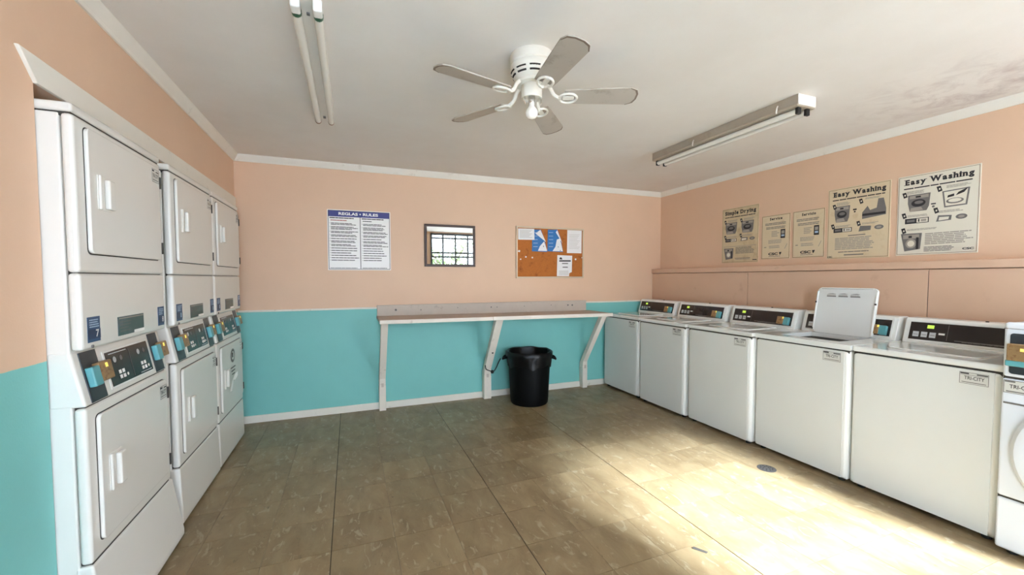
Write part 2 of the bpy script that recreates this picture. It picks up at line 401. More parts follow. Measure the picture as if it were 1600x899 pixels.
# front wall behind the camera, with window and a doorway added for fill light
wf = MB(); x0, x1, z0, z1 = WIN; d0, d1, e0, e1 = FILL_DOOR
for b in ((XL, d0, 0, HC), (d0, d1, e1, HC), (d1, x0, 0, HC), (x0, x1, 0, z0), (x0, x1, z1, HC), (x1, XR, 0, HC)):
    wf.box(b[0], b[1], YF-0.1, YF, b[2], b[3], 'pink_paint')
struct(wf.build('wall_front'), 'pink front wall with window, seen only in the mirror', 'wall')
wn = struct(empty('window_1', ((x0+x1)/2, YF, z0)), 'barred window seen in the framed mirror', 'window')
def inwin(mb, name, **k):
    o = mb.build(name, wn, **k); o.matrix_parent_inverse = Matrix.Translation(-Vector(wn.location)); return o
t = 0.045; fm = MB()
fm.box(x0, x0+t, YF-0.08, YF+0.01, z0, z1, 'alu').box(x1-t, x1, YF-0.08, YF+0.01, z0, z1, 'alu').box(x0, x1, YF-0.08, YF+0.01, z0, z0+t, 'alu').box(x0, x1, YF-0.08, YF+0.01, z1-t, z1, 'alu')
inwin(fm, 'window_frame')
nb = 6; pw = (x1-x0)/nb
for k in range(1, nb): inwin(MB().box(x0+pw*k-0.020, x0+pw*k+0.020, YF-0.06, YF-0.03, z0+t, z1-t, 'alu'), 'mullion')
for zz in (1.36, 1.885, 1.985, 2.345): inwin(MB().box(x0+t, x1-t, YF-0.065, YF-0.025, zz-0.020, zz+0.020, 'alu'), 'glazing_bar')
for k in range(nb): inwin(MB().quad([(x0+pw*k, YF-0.045, z0), (x0+pw*(k+1), YF-0.045, z0), (x0+pw*(k+1), YF-0.045, z1), (x0+pw*k, YF-0.045, z1)], 'window_glass'), 'pane')
df = MB()
df.box(d0-0.06, d0, YF-0.11, YF+0.02, 0, e1+0.06, 'white_trim').box(d1, d1+0.06, YF-0.11, YF+0.02, 0, e1+0.06, 'white_trim').box(d0, d1, YF-0.11, YF+0.02, e1, e1+0.06, 'white_trim')
df.box(d0, d0+0.07, YF-0.07, YF-0.03, 0.01, e1, 'white_trim').box(d1-0.07, d1, YF-0.07, YF-0.03, 0.01, e1, 'white_trim').box(d0, d1, YF-0.07, YF-0.03, 0.01, 0.12, 'white_trim').box(d0, d1, YF-0.07, YF-0.03, e1-0.08, e1, 'white_trim')
dd = struct(df.build('fill_door'), 'unseen white door with frosted glazing, added behind the camera for fill light', 'door')
MB().quad([(d0+0.06, YF-0.05, 0.1), (d1-0.06, YF-0.05, 0.1), (d1-0.06, YF-0.05, e1-0.07), (d0+0.06, YF-0.05, e1-0.07)], 'frosted_fill').build('pane', dd)
MB().tube([(d1-0.035, YF-0.03, 1.02), (d1-0.035, YF+0.02, 1.02), (d1-0.13, YF+0.03, 1.02)], 0.009, 'chrome', 8).build('door_handle', dd)
# crown moulding, dado rail, baseboards
prof = [(0, 0), (0.010, 0), (0.016, 0.012), (0.030, 0.030), (0.040, 0.044), (0.046, 0.057), (0, 0.057)]
zc = 2.433
def crown(name, fn, a0, a1, label):
    mb = MB(); mb.prism(prof, fn, a0, a1, 'white_trim'); return struct(mb.build(name), label, 'molding')
crown('trim_1', lambda p, q, a: (XL+p, a, zc+q), YF, YB, 'white crown molding above the dryers')
crown('trim_2', lambda p, q, a: (a, YB-p, zc+q), XL, XR, 'white crown molding along the back wall')
crown('trim_3', lambda p, q, a: (XR-p, a, zc+q), YF, YB, 'white crown molding above the posters')
for nm, xa, xb in (('trim_4', -0.97, 0.252), ('trim_5', 2.74, XF-0.002)):
    mb = MB(); mb.box(xa, xb, YB-0.014, YB, 1.046, 1.064, 'white_trim')
    struct(mb.build(nm, bevel=0.003), 'thin white chair rail left of the counter' if nm == 'trim_4' else 'thin white chair rail right of the counter', 'molding')
mb = MB(); mb.box(-0.97, XF-0.002, YB-0.016, YB, 0, 0.070, 'white_trim')
struct(mb.build('baseboard_back', bevel=0.004), 'white baseboard below the teal back wall', 'baseboard')
mb = MB(); mb.box(XL, XL+0.014, YF, YJ-0.01, 0, 0.07, 'white_trim')
struct(mb.build('baseboard_left', bevel=0.004), 'white baseboard on the left wall', 'baseboard')

# ------------------------------------------------------------------ stacked dryers
DW = 0.69
def dryer(y0, which, nums, kick, label):
    t = empty('stacked_dryer', (-0.88, y0, 0)); tag(t, label, 'dryer', 'stacked dryers in the alcove')
    E_ = 'enamel_dryer'
    MB().box(-0.74, -0.038, 0.002, DW-0.002, 0.012, 1.93, E_).build('cabinet', t, bevel=0.006)
    MB().box(-0.75, 0.0, -0.003, DW+0.003, 1.934, 1.967, E_).build('top_cap', t, bevel=0.010)
    MB().box(-0.036, -0.010, 0.014, DW-0.014, 1.374, 1.388, 'seam_dark').build('seam', t); MB().box(-0.6, -0.008, 0.006, DW-0.006, 1.92, 1.945, 'seam_dark').build('seam', t)
    def door(zf0, zf1, zd0, zd1, hz0, hz1, hinges, name):
        MB().box(-0.0345, 0.0, 0, DW, zf0, zf1, E_).build('front_panel', t, bevel=0.012, seg=3)
        g = MB(); g.prism(rrect(0.0525, 0.642, zd0-0.004, zd1+0.003, 0.021), YZ, -0.004, 0.0012, 'seam_dark')
        d = MB(); d.prism(rrect(0.054, 0.640, zd0, zd1, 0.02), YZ, 0.0, 0.014, E_)
        d = d.build(name, t, bevel=0.004); g.build('door_gap', d)
        h = MB(); h.box(0.013, 0.016, 0.100, 0.190, hz0, hz1, 'enamel_dryer'); h = h.build('handle', d, bevel=0.003)
        MB().box(0.015, 0.034, 0.142, 0.188, hz0+0.006, hz1-0.010, 'enamel_dryer').build('grip', h, bevel=0.006)
        MB().box(0.015, 0.024, 0.102, 0.118, hz0, hz1, 'enamel_dryer').build('grip', h, bevel=0.004)
        for hz in hinges: MB().box(0.0, 0.019, 0.638, 0.646, hz-0.028, hz+0.028, 'seam_dark').build('hinge', d)
        return d
    ud = door(1.3825, 1.930, 1.452, 1.902, 1.618, 1.746, (1.51, 1.83), 'upper_door')
    ld = door(0.332, 0.900, 0.388, 0.860, 0.550, 0.692, (0.45, 0.79), 'lower_door')
    MB().box(-0.0345, 0.0, 0, DW, 1.106, 1.3805, E_).build('access_panel', t, bevel=0.012, seg=3)
    MB().box(-0.037, -0.008, 0.016, DW-0.016, 0.892, 0.906, 'seam_dark').build('seam', t)
    # base panel, the near one bowed out at the foot
    b = MB(); b.prism([(-0.05, 0.014), (kick, 0.014), (kick, 0.05), (0.0, 0.327), (-0.05, 0.327)], XZ, 0, DW+kick*0.4, E_)
    b.build('base_panel', t, bevel=0.010)
    MB().box(-0.045, -0.006, 0.014, DW-0.014, 0.322, 0.337, 'seam_dark').build('seam', t)
    # sloping control console
    zt, zb, xt, xb = 1.104, 0.904, -0.036, 0.002
    c = MB(); c.prism([(-0.10, zb), (xb, zb), (xt, zt), (-0.10, zt)], XZ, 0, DW, E_)
    con = c.build('control_console', t, bevel=0.010, seg=3)
    nrm = Vector((zt-zb, 0, xb-xt)).normalized()
    F = Flat((xb, 0, zb), (0, DW, 0), (xt-xb, 0, zt-zb), nrm)
    def slab(name, y0_, y1_, s0, s1, d0_, d1_, mat, par, bev=0.002):
        mb = MB(); vs = [F.P(yy/DW, ss, dd) for dd in (d0_, d1_) for yy in (y0_, y1_) for ss in (s0, s1)]
        mb.add(vs, [(0, 1, 3, 2), (4, 6, 7, 5), (0, 4, 5, 1), (2, 3, 7, 6), (0, 2, 6, 4), (1, 5, 7, 3)], mat)
        return mb.build(name, par, bevel=bev)
    for ya, yb_ in ((0.034, 0.138), (0.562, 0.652)):
        pl = slab('coin_plate', ya, yb_, 0.03, 0.95, 0, 0.004, 'strip_black', con)
        slab('coin_slide', ya+0.006, ya+0.056, 0.30, 0.66, 0.003, 0.027, 'teal_plastic', pl, 0.005)
        slab('coin_chute', ya+0.054, yb_+0.035, 0.34, 0.70, 0.003, 0.026, 'brass', pl, 0.004)
        slab('coin_slot', yb_-0.012, yb_, 0.58, 0.66, 0.025, 0.0285, 'led_amber', pl, 0.0)
    slab('display_bezel', 0.172, 0.545, 0.10, 0.86, 0, 0.004, 'enamel', con)
    dp = slab('display_panel', 0.183, 0.533, 0.14, 0.82, 0.001, 0.0055, 'console_black', con)
    g = Flat(F.P(0.183/DW, 0.14, 0.0056), (0, 0.35, 0), F.V*0.68, nrm)
    g.rect(0.50, 0.06, 0.508, 0.94, 'ink_grey')
    for ca in (0.16, 0.72): g.ell(ca, 0.74, 0.035, 0.09, 'button_grey'); g.ell(ca+0.14, 0.74, 0.03, 0.08, 'ink_grey')
    for ox in (0.18, 0.72):
        for (i, j) in ((0, 0), (1, 0), (0, 1), (1, 1)): g.rect(ox+i*0.075, 0.14+j*0.15, ox+0.055+i*0.075, 0.25+j*0.15, 'white_print')
        g.ell(ox+0.18, 0.2, 0.02, 0.05, 'white_print')
    g.rect(0.06, 0.92, 0.45, 0.945, 'button_grey'); g.rect(0.66, 0.05, 0.95, 0.075, 'button_grey')
    g.build('panel_print', dp)['kind'] = 'stuff'
    # stickers on the access panel
    for (ya, yb_, za, zb_, mt, num) in ((0.030, 0.108, 1.130, 1.222, 'sticker_blue', nums[0]), (0.605, 0.672, 1.130, 1.222, 'sticker_blue', nums[1])):
        s = MB(); s.box(0.0, 0.0016, ya, yb_, za, zb_, mt); s = s.build('sticker', t)
        q = Flat((0.0016, ya, za), (0, yb_-ya, 0), (0, 0, zb_-za), (1, 0, 0))
        q.lines(0.12, 0.56, 0.9, 0.92, 4, 'sticker_line', 0.5, 0.3)
        q.rect(0.0, 0.12, 1.0, 0.50, 'sticker_navy')
        if num: q.text(glyphs(num, 0.02), 0.60, 0.18, 0.86, 0.48, 'white_print', 0.0004)
        else: q.rect(0.62, 0.18, 0.80, 0.46, 'sticker_line', 0.0004)
        q.build('sticker_print', s)
    s = MB(); s.box(0.0, 0.0016, 0.235, 0.455, 1.128, 1.205, 'plate_green'); s = s.build('instruction_plate', t)
    q = Flat((0.0016, 0.235, 1.128), (0, 0.22, 0), (0, 0, 0.077), (1, 0, 0))
    q.lines(0.06, 0.15, 0.5, 0.8, 4, 'ink_grey', 0.4, 0.3); q.rect(0.03, 0.88, 0.97, 0.94, 'ink_light'); q.rect(0.58, 0.0, 1.0, 0.16, 'white_print', 0.0003)
    q.build('plate_print', s)
    MB().lathe([(0.006, 0), (0.006, 0.004)], 'ink_grey', 10).build('screw', t).matrix_local = Matrix.Translation((0, 0.055, 1.115)) @ Matrix.Rotation(math.radians(90), 4, 'Y')
    # little white service labels on both doors
    for d, zz in ((ud, 1.822), (ld, 0.775)):
        s = MB(); s.box(0.014, 0.0152, 0.555, 0.630, zz, zz+0.062, 'label_plate'); s = s.build('service_label', d)
        q = Flat((0.0152, 0.555, zz), (0, 0.075, 0), (0, 0, 0.062), (1, 0, 0))
        q.frame(0, 0, 1, 1, 0.03, 'ink_grey'); q.rect(0.05, 0.80, 0.35, 0.92, 'ink'); q.rect(0.55, 0.78, 0.95, 0.86, 'ink')
        q.text(glyphs('TRI-CITY', 0.01), 0.12, 0.36, 0.90, 0.64, 'ink'); q.rect(0.1, 0.14, 0.9, 0.20, 'ink_grey')
        q.build('label_print', s)
    if which == 2:   # round sticker, words and torn white patch on the far lower door
        q = Flat((0.0146, 0.054, 0.388), (0, 0.586, 0), (0, 0, 0.472), (1, 0, 0))
        q.ell(0.48, 0.79, 0.105, 0.115, 'ink_grey'); q.ell(0.48, 0.79, 0.06, 0.07, 'label_plate', 0.0004); q.rect(0.44, 0.76, 0.50, 0.84, 'ink', 0.0006)
        for k, zz in enumerate((0.585, 0.53, 0.475)): q.rect(0.36+0.03*k, zz, 0.60-0.02*k, zz+0.02, 'ink')
        q.poly([(0.30, 0.24), (0.40, 0.22), (0.46, 0.32), (0.48, 0.38), (0.58, 0.36), (0.70, 0.40), (0.70, 0.47), (0.56, 0.46), (0.40, 0.38)], 'white_print', 0.0003)
        q.build('warning_sticker', ld)
    if which == 0:
        MB().tube([(0.008, 0.30, 0.215), (0.012, 0.315, 0.222), (0.008, 0.33, 0.212)], 0.003, 'seam_dark', 6).build('scuff_clip', t)
    return t
dryer(1.867, 0, ('7', '8'), 0.045, 'white stacked dryer nearest the camera, with number 7 sticker and bowed-out base')
dryer(2.672, 1, (None, None), 0.008, 'white stacked dryer in the middle of the three')
dryer(3.392, 2, (None, None), 0.004, 'white stacked dryer by the back wall, round warning sticker on lower door')

# ------------------------------------------------------------------ top-loading washers
WW, WD = 0.66, 0.68
def washer(x0_, y0_, label, open_lid=False, led='led_green', coin=True):
    t = empty('washing_machine', (x0_, y0_, 0)); tag(t, label, 'washer', 'top-loading washers along the right wall')
    D = min(WD, XF-0.03-x0_); ft = 'enamel_front'
    MB().box(0.012, D, 0.0, WW, 0.022, 0.876, 'enamel').build('cabinet', t, bevel=0.012, seg=3)
    MB().box(0.0, 0.05, 0.003, WW-0.003, 0.026, 0.876, 'enamel').build('corner_posts', t, bevel=0.022, seg=4)
    MB().box(-0.0025, 0.03, 0.030, WW-0.026, 0.030, 0.872, ft).build('front_panel', t, bevel=0.002)
    MB().box(0.008, D-0.01, 0.008, WW-0.008, 0.86, 0.884, 'seam_dark').build('seam', t)
    for yy in (0.05, WW-0.05):
        for xx in (0.05, D-0.06): MB().lathe([(0.02, 0), (0.02, 0.012), (0.012, 0.013), (0.012, 0.03)], 'black_rubber', 12, (xx, yy, 0)).build('foot', t)
    yc = WW/2+0.005; la, lb = 0.115, 0.478; hw = 0.205
    if not open_lid:
        MB().box(0.0, D, -0.002, WW+0.002, 0.882, 0.917, 'enamel_top').build('top_panel', t, bevel=0.010, seg=3)
        g = MB(); g.prism(rrect(la-0.004, lb+0.004, yc-hw-0.004, yc+hw+0.004, 0.03), XY, 0.914, 0.9178, 'grey_enamel'); 
        l = MB(); l.prism(rrect(la, lb, yc-hw, yc+hw, 0.028), XY, 0.9165, 0.9245, 'enamel_top'); l = l.build('lid', t, bevel=0.003)
        g.build('lid_rim', l)
    else:
        tp = MB()   # top deck with an opening and the tub below
        tp.box(0.0, la, -0.002, WW+0.002, 0.882, 0.917, 'enamel_top').box(lb, D, -0.002, WW+0.002, 0.882, 0.917, 'enamel_top')
        tp.box(la, lb, -0.002, yc-hw, 0.882, 0.917, 'enamel_top').box(la, lb, yc+hw, WW+0.002, 0.882, 0.917, 'enamel_top')
        tp.build('top_panel', t)
        tb = MB(); tb.prism(rrect(la, lb, yc-hw, yc+hw, 0.03), XY, 0.8765, 0.8845, 'dark_gap'); tb.build('tub_well', t)
        lid = MB(); L = 0.366
        lid.prism(rrect(-hw, hw, 0, L, 0.03), lambda p, q, a: (a, p, q), -0.002, 0.018, 'enamel_top')
        lo = lid.build('lid', t, bevel=0.005); lo.location = (lb+0.005, yc, 0.918); lo.rotation_euler = (0, math.radians(10.5), 0)
        rim = MB(); rim.prism(rrect(-hw, hw, 0, L, 0.03), lambda p, q, a: (a, p, q), -0.006, -0.0005, 'enamel')
        rm = MB()
        for (p0, p1) in (((-hw+.006, 0.02), (-hw+.006, L-.03)), ((hw-.006, 0.02), (hw-.006, L-.03)), ((-hw+.03, L-.006), (hw-.03, L-.006))):
            rm.tube([(-0.004, *p0), (-0.004, *p1)], 0.006, 'enamel', 8)
        rm.build('lid_rim', lo)
        for yy, zz in ((-hw+0.004, L-0.12), (hw-0.004, L-0.12), (hw-0.004, 0.03)): MB().box(-0.012, -0.004, yy-0.005, yy+0.005, zz-0.006, zz+0.006, 'black_rubber').build('bumper', lo)
        q = Flat((-0.0022, hw, 0), (0, -2*hw, 0), (0, 0, L), (-1, 0, 0))
        for k in range(3):
            a = 0.18+0.20*k; q.rect(a, 0.80, a+0.16, 0.82, 'ink_grey'); q.poly([(a, 0.86), (a+0.16, 0.86), (a+0.10, 0.875), (a+0.04, 0.87)], 'ink_grey'); q.lines(a, 0.82, a+0.17, 0.85, 2, 'ink_light', 0.6)
        q.build('instruction_print', lo)
    # console
    cz0, cz1 = 0.916, 1.082; xa, xb = D-0.165, D-0.115
    c = MB(); c.prism([(xa, cz0), (xb-0.004, cz1-0.012), (xb+0.01, cz1), (D-0.005, cz1), (D, cz1-0.02), (D, cz0)], XZ, 0.012, WW-0.012, 'enamel')
    con = c.build('console', t, bevel=0.006)
    v = Vector((xb-0.004-xa, 0, cz1-0.012-cz0)); nrm = Vector((-v.z, 0, v.x)).normalized()
    F = Flat((xa, WW-0.012, cz0), (0, -(WW-0.024), 0), v, nrm)
    def slab(name, a0, a1, s0, s1, d0_, d1_, mat, par, bev=0.001):
        mb = MB(); vs = [F.P(aa, ss, dd) for dd in (d0_, d1_) for aa in (a0, a1) for ss in (s0, s1)]
        mb.add(vs, [(0, 1, 3, 2), (4, 6, 7, 5), (0, 4, 5, 1), (2, 3, 7, 6), (0, 2, 6, 4), (1, 5, 7, 3)], mat); return mb.build(name, par, bevel=bev)
    slab('console_bezel', 0.035, 0.965, 0.08, 0.97, -0.001, 0.004, 'enamel', con, 0.002)
    pn = slab('control_panel', 0.052, 0.945, 0.16, 0.90, 0.001, 0.006, 'console_black', con)
    q = Flat(F.P(0.052, 0.16, 0.006), F.U*0.893, F.V*0.74, nrm)
    for k in range(3): q.rect(0.035+0.075*k, 0.16, 0.090+0.075*k, 0.46, 'button_grey'); q.rect(0.042+0.075*k, 0.28, 0.083+0.075*k, 0.31, 'ink_grey', 0.0003)
    q.rect(0.262, 0.36, 0.315, 0.46, 'white_print'); q.rect(0.335, 0.08, 0.338, 0.94, 'ink_grey')
    q.rect(0.40, 0.10, 0.82, 0.13, 'ink_grey'); q.lines(0.46, 0.05, 0.80, 0.10, 1, 'ink_grey', 0.5, 0.1)
    q.build('panel_print', pn)['kind'] = 'stuff'
    slab('indicator_light', 0.052+0.893*0.155, 0.052+0.893*0.215, 0.66, 0.80, 0.0055, 0.0075, led, pn)
    if coin:
        slab('coin_box', 0.052+0.893*0.80, 0.052+0.893*0.90, 0.20, 0.62, 0.004, 0.035, 'brass', pn, 0.004)
        slab('coin_slide', 0.052+0.893*0.895, 0.052+0.893*0.975, 0.18, 0.60, 0.004, 0.030, 'teal_plastic', pn, 0.004)
        slab('coin_light', 0.052+0.893*0.885, 0.052+0.893*0.905, 0.50, 0.60, 0.034, 0.037, 'led_amber', pn, 0.0)
    MB().lathe([(0.008, 0), (0.008, 0.006), (0.004, 0.007)], 'black_rubber', 10, (xb+0.04, WW*0.42, cz1)).build('screw_cap', con)
    # service label
    s = MB(); s.box(-0.0040, -0.0025, 0.050, 0.158, 0.797, 0.858, 'label_plate'); s = s.build('service_label', t)
    q = Flat((-0.0040, 0.158, 0.797), (0, -0.108, 0), (0, 0, 0.061), (-1, 0, 0))
    q.frame(0, 0, 1, 1, 0.02, 'ink_grey'); q.rect(0.03, 0.84, 0.33, 0.95, 'ink'); q.rect(0.60, 0.84, 0.97, 0.93, 'ink')
    q.text(glyphs('TRI-CITY', 0.012), 0.17, 0.38, 0.86, 0.68, 'ink'); q.rect(0.08, 0.12, 0.92, 0.18, 'ink_grey'); q.rect(0.03, 0.76, 0.97, 0.79, 'ink_grey')
    q.build('label_print', s)
    return t
washer(2.985, 3.700, 'white top-loading washer in the back corner beside the counter')
washer(2.978, 3.010, 'white top-loading washer second from the back wall')
washer(2.990, 2.327, 'white closed top-loading washer directly left of the open-lidded washer')
washer(3.018, 1.657, 'white top-loading washer with its lid standing open', True)
washer(3.030, 0.990, 'white closed top-loading washer right of the open-lidded washer, beside front loader', coin=False)

# front loader at the right edge
t = empty('front_load_washer', (2.975, 0.268, 0)); tag(t, 'white front-loading washer with round door at the right edge', 'washer')
FW = 0.715
MB().box(0.012, 0.74, 0, FW, 0.02, 1.135, 'enamel_skylit').build('cabinet', t, bevel=0.010, seg=3)
MB().box(0.0, 0.03, 0.002, FW-0.002, 0.874, 1.140, 'enamel_skylit').build('console', t, bevel=0.014, seg=3)
MB().box(0.0, 0.03, 0.002, FW-0.002, 0.284, 0.868, 'enamel_skylit').build('front_panel', t, bevel=0.012, seg=3)
MB().box(0.0, 0.03, 0.002, FW-0.002, 0.022, 0.278, 'enamel_skylit').build('base_panel', t, bevel=0.012, seg=3)
MB().box(0.006, 0.05, 0.006, FW-0.006, 0.10, 1.10, 'seam_dark').build('seam', t)
p = MB(); p.prism(rrect(0.03, FW-0.025, 0.892, 1.088, 0.012), YZ, -0.003, 0.005, 'strip_black'); pnl = p.build('control_panel', t)
MB().box(0.0, 0.010, 0.003, FW-0.003, 1.108, 1.111, 'ink_grey').build('top_seam', t)
MB().box(-0.040, -0.002, FW-0.16, FW-0.026, 0.960, 1.040, 'brass').build('coin_box', pnl, bevel=0.004)
MB().box(-0.036, -0.002, FW-0.165, FW-0.020, 0.932, 0.962, 'teal_plastic').build('coin_slide', pnl, bevel=0.006)
MB().box(-0.043, -0.038, FW-0.085, FW-0.070, 1.008, 1.022, 'led_amber').build('coin_light', pnl)
d = MB(); prof2 = [(0.30, 0.0), (0.305, 0.018), (0.285, 0.045), (0.235, 0.055), (0.215, 0.050), (0.19, 0.03), (0.12, 0.024), (0.01, 0.022)]
d.lathe(prof2, 'enamel_skylit', 48); d = d.build('round_door', t, smooth=True)
d.matrix_local = Matrix.Translation((0.001, 0.365, 0.53)) @ Matrix.Rotation(math.radians(-90), 4, 'Y')
gl = MB(); gl.lathe([(0.20, 0.036), (0.10, 0.05), (0.01, 0.054)], 'console_black', 40); gl.build('door_glass', d, smooth=True)
MB().box(-0.003, 0.004, FW-0.105, FW-0.012, 0.744, 0.752, 'ink_grey').build('drawer_grip', t)
s = MB().box(-0.0015, 0.0, FW-0.125, FW-0.010, 0.797, 0.860, 'label_plate').build('service_label', t)
q = Flat((-0.0015, FW-0.010, 0.797), (0, -0.115, 0), (0, 0, 0.063), (-1, 0, 0))
q.frame(0, 0, 1, 1, 0.02, 'ink_grey'); q.rect(0.03, 0.84, 0.33, 0.95, 'ink_grey'); q.rect(0.60, 0.84, 0.97, 0.93, 'ink'); q.text(glyphs('TRI-CITY', 0.012), 0.17, 0.38, 0.88, 0.68, 'ink'); q.rect(0.08, 0.10, 0.92, 0.18, 'ink_grey')
q.build('label_print', s)
for yy in (0.05, FW-0.05): MB().lathe([(0.02, 0), (0.02, 0.012), (0.012, 0.03)], 'black_rubber', 12, (0.05, yy, 0)).build('foot', t)

# ------------------------------------------------------------------ folding counter on the back wall
sh = empty('folding_counter', (1.5, YB, 0)); tag(sh, 'long wall-mounted folding counter on three white braces', 'counter')
def insh(mb, name, par=None, **k):
    o = mb.build(name, par or sh, **k)
    if par is None: o.matrix_parent_inverse = Matrix.Translation(-Vector(sh.location))
    return o
SX0, SX1, SYF = 0.248, 2.80, 3.915
zt = lambda x: 0.972-0.018*(x-SX0)/(SX1-SX0)
top = MB()
def slabx(mb, xa, xb_, ya, yb_, dz0, dz1, mat):
    vs = [(x, y, zt(x)+dz) for x in (xa, xb_) for y in (ya, yb_) for dz in (dz0, dz1)]
    mb.add(vs, [(0, 1, 3, 2), (4, 6, 7, 5), (0, 4, 5, 1), (2, 3, 7, 6), (0, 2, 6, 4), (1, 5, 7, 3)], mat); return mb
insh(slabx(top, SX0, SX1, SYF+0.012, YB-0.002, -0.028, 0, 'counter_laminate'), 'counter_top', bevel=0.002)
insh(slabx(MB(), SX0, 1.352, SYF-0.006, SYF+0.012, -0.036, 0.001, 'white_wood'), 'front_edge', bevel=0.004)
insh(slabx(MB(), 1.354, SX1, SYF-0.004, SYF+0.012, -0.036, 0.003, 'white_wood'), 'front_edge', bevel=0.004)
bb = insh(MB().box(0.254, 2.738, YB-0.024, YB-0.001, 0.955, 1.078, 'backboard_wood'), 'backboard', bevel=0.003)
insh(MB().box(0.250, 2.742, YB-0.030, YB-0.001, 1.074, 1.082, 'backboard_wood'), 'backboard_cap', bevel=0.002)
for xx, zz, rr in ((0.44, 1.03, 0.012), (0.70, 1.022, 0.006), (1.10, 1.035, 0.005), (1.49, 1.03, 0.008), (1.56, 1.028, 0.006), (1.90, 1.03, 0.005), (2.25, 1.034, 0.005), (2.48, 1.028, 0.010), (2.54, 1.026, 0.011)):
    b = MB(); b.lathe([(rr, 0), (rr, 0.003)], 'ink_grey', 8); o = b.build('bolt', bb); o.matrix_local = Matrix.Translation((xx, YB-0.0235, zz)) @ Matrix.Rotation(math.radians(90), 4, 'X')
for xx, hw in ((0.292, 0.033), (1.425, 0.042), (2.690, 0.033)):
    st = MB().box(xx-hw, xx+hw, YB-0.085, YB-0.001, 0.0, 0.262, 'white_wood')
    insh(st, 'brace_foot', bevel=0.003)
    zz = zt(xx)-0.034; br = MB()
    br.prism([(YB-0.085, 0.264), (YB-0.002, 0.264), (YB-0.002, 0.300), (SYF+0.075, zz), (SYF+0.002, zz), (YB-0.085, 0.330)], YZ, xx-hw*0.95, xx+hw*0.95, 'white_wood')
    br = insh(br, 'brace', bevel=0.003)
    hp = MB(); hp.box(xx-0.012, xx+0.012, YB-0.088, YB-0.082, 0.245, 0.285, 'backboard_wood'); hp.build('hinge_plate', br)
    if abs(xx-1.425) < 0.01:
        nl = MB(); nl.lathe([(0.010, 0), (0.010, 0.004)], 'ink', 10); o = nl.build('bolt', br)
        tt = 0.36; o.matrix_local = Matrix.Translation((xx+0.008, YB-0.085+(SYF+0.002-YB+0.085)*tt-0.002, 0.33+(zz-0.33)*tt)) @ Matrix.Rotation(math.radians(70), 4, 'X')

# ------------------------------------------------------------------ waste bin and the cord tied to the brace
bn = empty('trash_can', (1.815, 4.055, 0)); tag(bn, 'round black plastic trash can under the counter', 'trash can')
b = MB(); b.lathe([(0.195, 0.0), (0.203, 0.012), (0.208, 0.06), (0.228, 0.46), (0.232, 0.50), (0.246, 0.505), (0.250, 0.535), (0.244, 0.555), (0.230, 0.556), (0.224, 0.50), (0.200, 0.05), (0.19, 0.03), (0.01, 0.028)], 'bin_black', 40)
b.build('can_body', bn, smooth=True)
lnr = MB(); n = 48; rings = [(0.236, 0.415), (0.240, 0.44), (0.246, 0.49), (0.258, 0.53), (0.256, 0.56), (0.245, 0.572), (0.228, 0.566), (0.218, 0.50), (0.205, 0.36)]
vs = []
for i, (rr, z) in enumerate(rings):
    for k in range(n):
        an = 2*math.pi*k/n; w = 0.004*math.sin(9*an+i)+0.003*math.sin(17*an+2*i); dz = 0.012*math.sin(5*an+1)+0.008*math.sin(11*an) if i < 2 else 0.003*math.sin(7*an)
        vs.append(((rr+w)*math.cos(an), (rr+w)*math.sin(an), z+dz))
lnr.add(vs, [(i*n+k, i*n+(k+1) % n, (i+1)*n+(k+1) % n, (i+1)*n+k) for i in range(len(rings)-1) for k in range(n)], 'bag_black')
lnr.build('bag_liner', bn, smooth=True)
for sg in (-1, 1):
    an0 = math.radians(-22) + (0 if sg > 0 else math.pi)
    c0, s0 = math.cos(an0), math.sin(an0)
    pts = []
    for k in range(9):
        tt = -1+2*k/8; rad = 0.245+0.042*(1-tt**4); y_ = 0.075*tt; z_ = 0.505-0.028*(1-tt*tt)
        pts.append((rad*c0-y_*s0, rad*s0+y_*c0, z_))
    MB().tube(pts, 0.012, 'bin_black', 8).build('handle', bn, smooth=True)
cord = MB(); yy = 4.245; X0 = 1.425
pts = [(X0-0.045, 4.21, 0.40), (X0-0.03, 4.19, 0.345), (X0+0.0, 4.235, 0.315), (X0+0.05, 4.255, 0.33), (X0+0.10, 4.21, 0.40), (X0+0.14, 4.15, 0.47), (1.55, 4.13, 0.495)]
def smoothpts(p, m=5):
    p = [Vector(q) for q in p]; out = []
    for i in range(len(p)-1):
        a, b_, c_, d_ = p[max(i-1, 0)], p[i], p[i+1], p[min(i+2, len(p)-1)]
        for k in range(m):
            s_ = k/m; out.append(0.5*((2*b_)+(c_-a)*s_+(2*a-5*b_+4*c_-d_)*s_*s_+(3*b_-a-3*c_+d_)*s_**3))
    return out+[p[-1]]
pts = [(X0-0.046, 4.268, 0.395), (X0-0.047, 4.235, 0.360), (X0-0.02, 4.225, 0.345), (X0+0.020, 4.232, 0.330), (X0+0.049, 4.245, 0.330), (X0+0.075, 4.24, 0.37), (X0+0.085, 4.20, 0.43), (1.524, 4.172, 0.478)]
cord.tube(smoothpts(pts), 0.0055, 'black_rubber', 8)
co_ = cord.build('tie_cord', smooth=True); tag(co_, 'thin black cord looped around the middle counter brace', 'cord')
MB().lathe([(0.002, 0.308), (0.016, 0.314), (0.019, 0.330), (0.014, 0.345), (0.002, 0.350)], 'black_rubber', 12, (X0+0.018, 4.218, 0)).build('knot', co_, smooth=True)

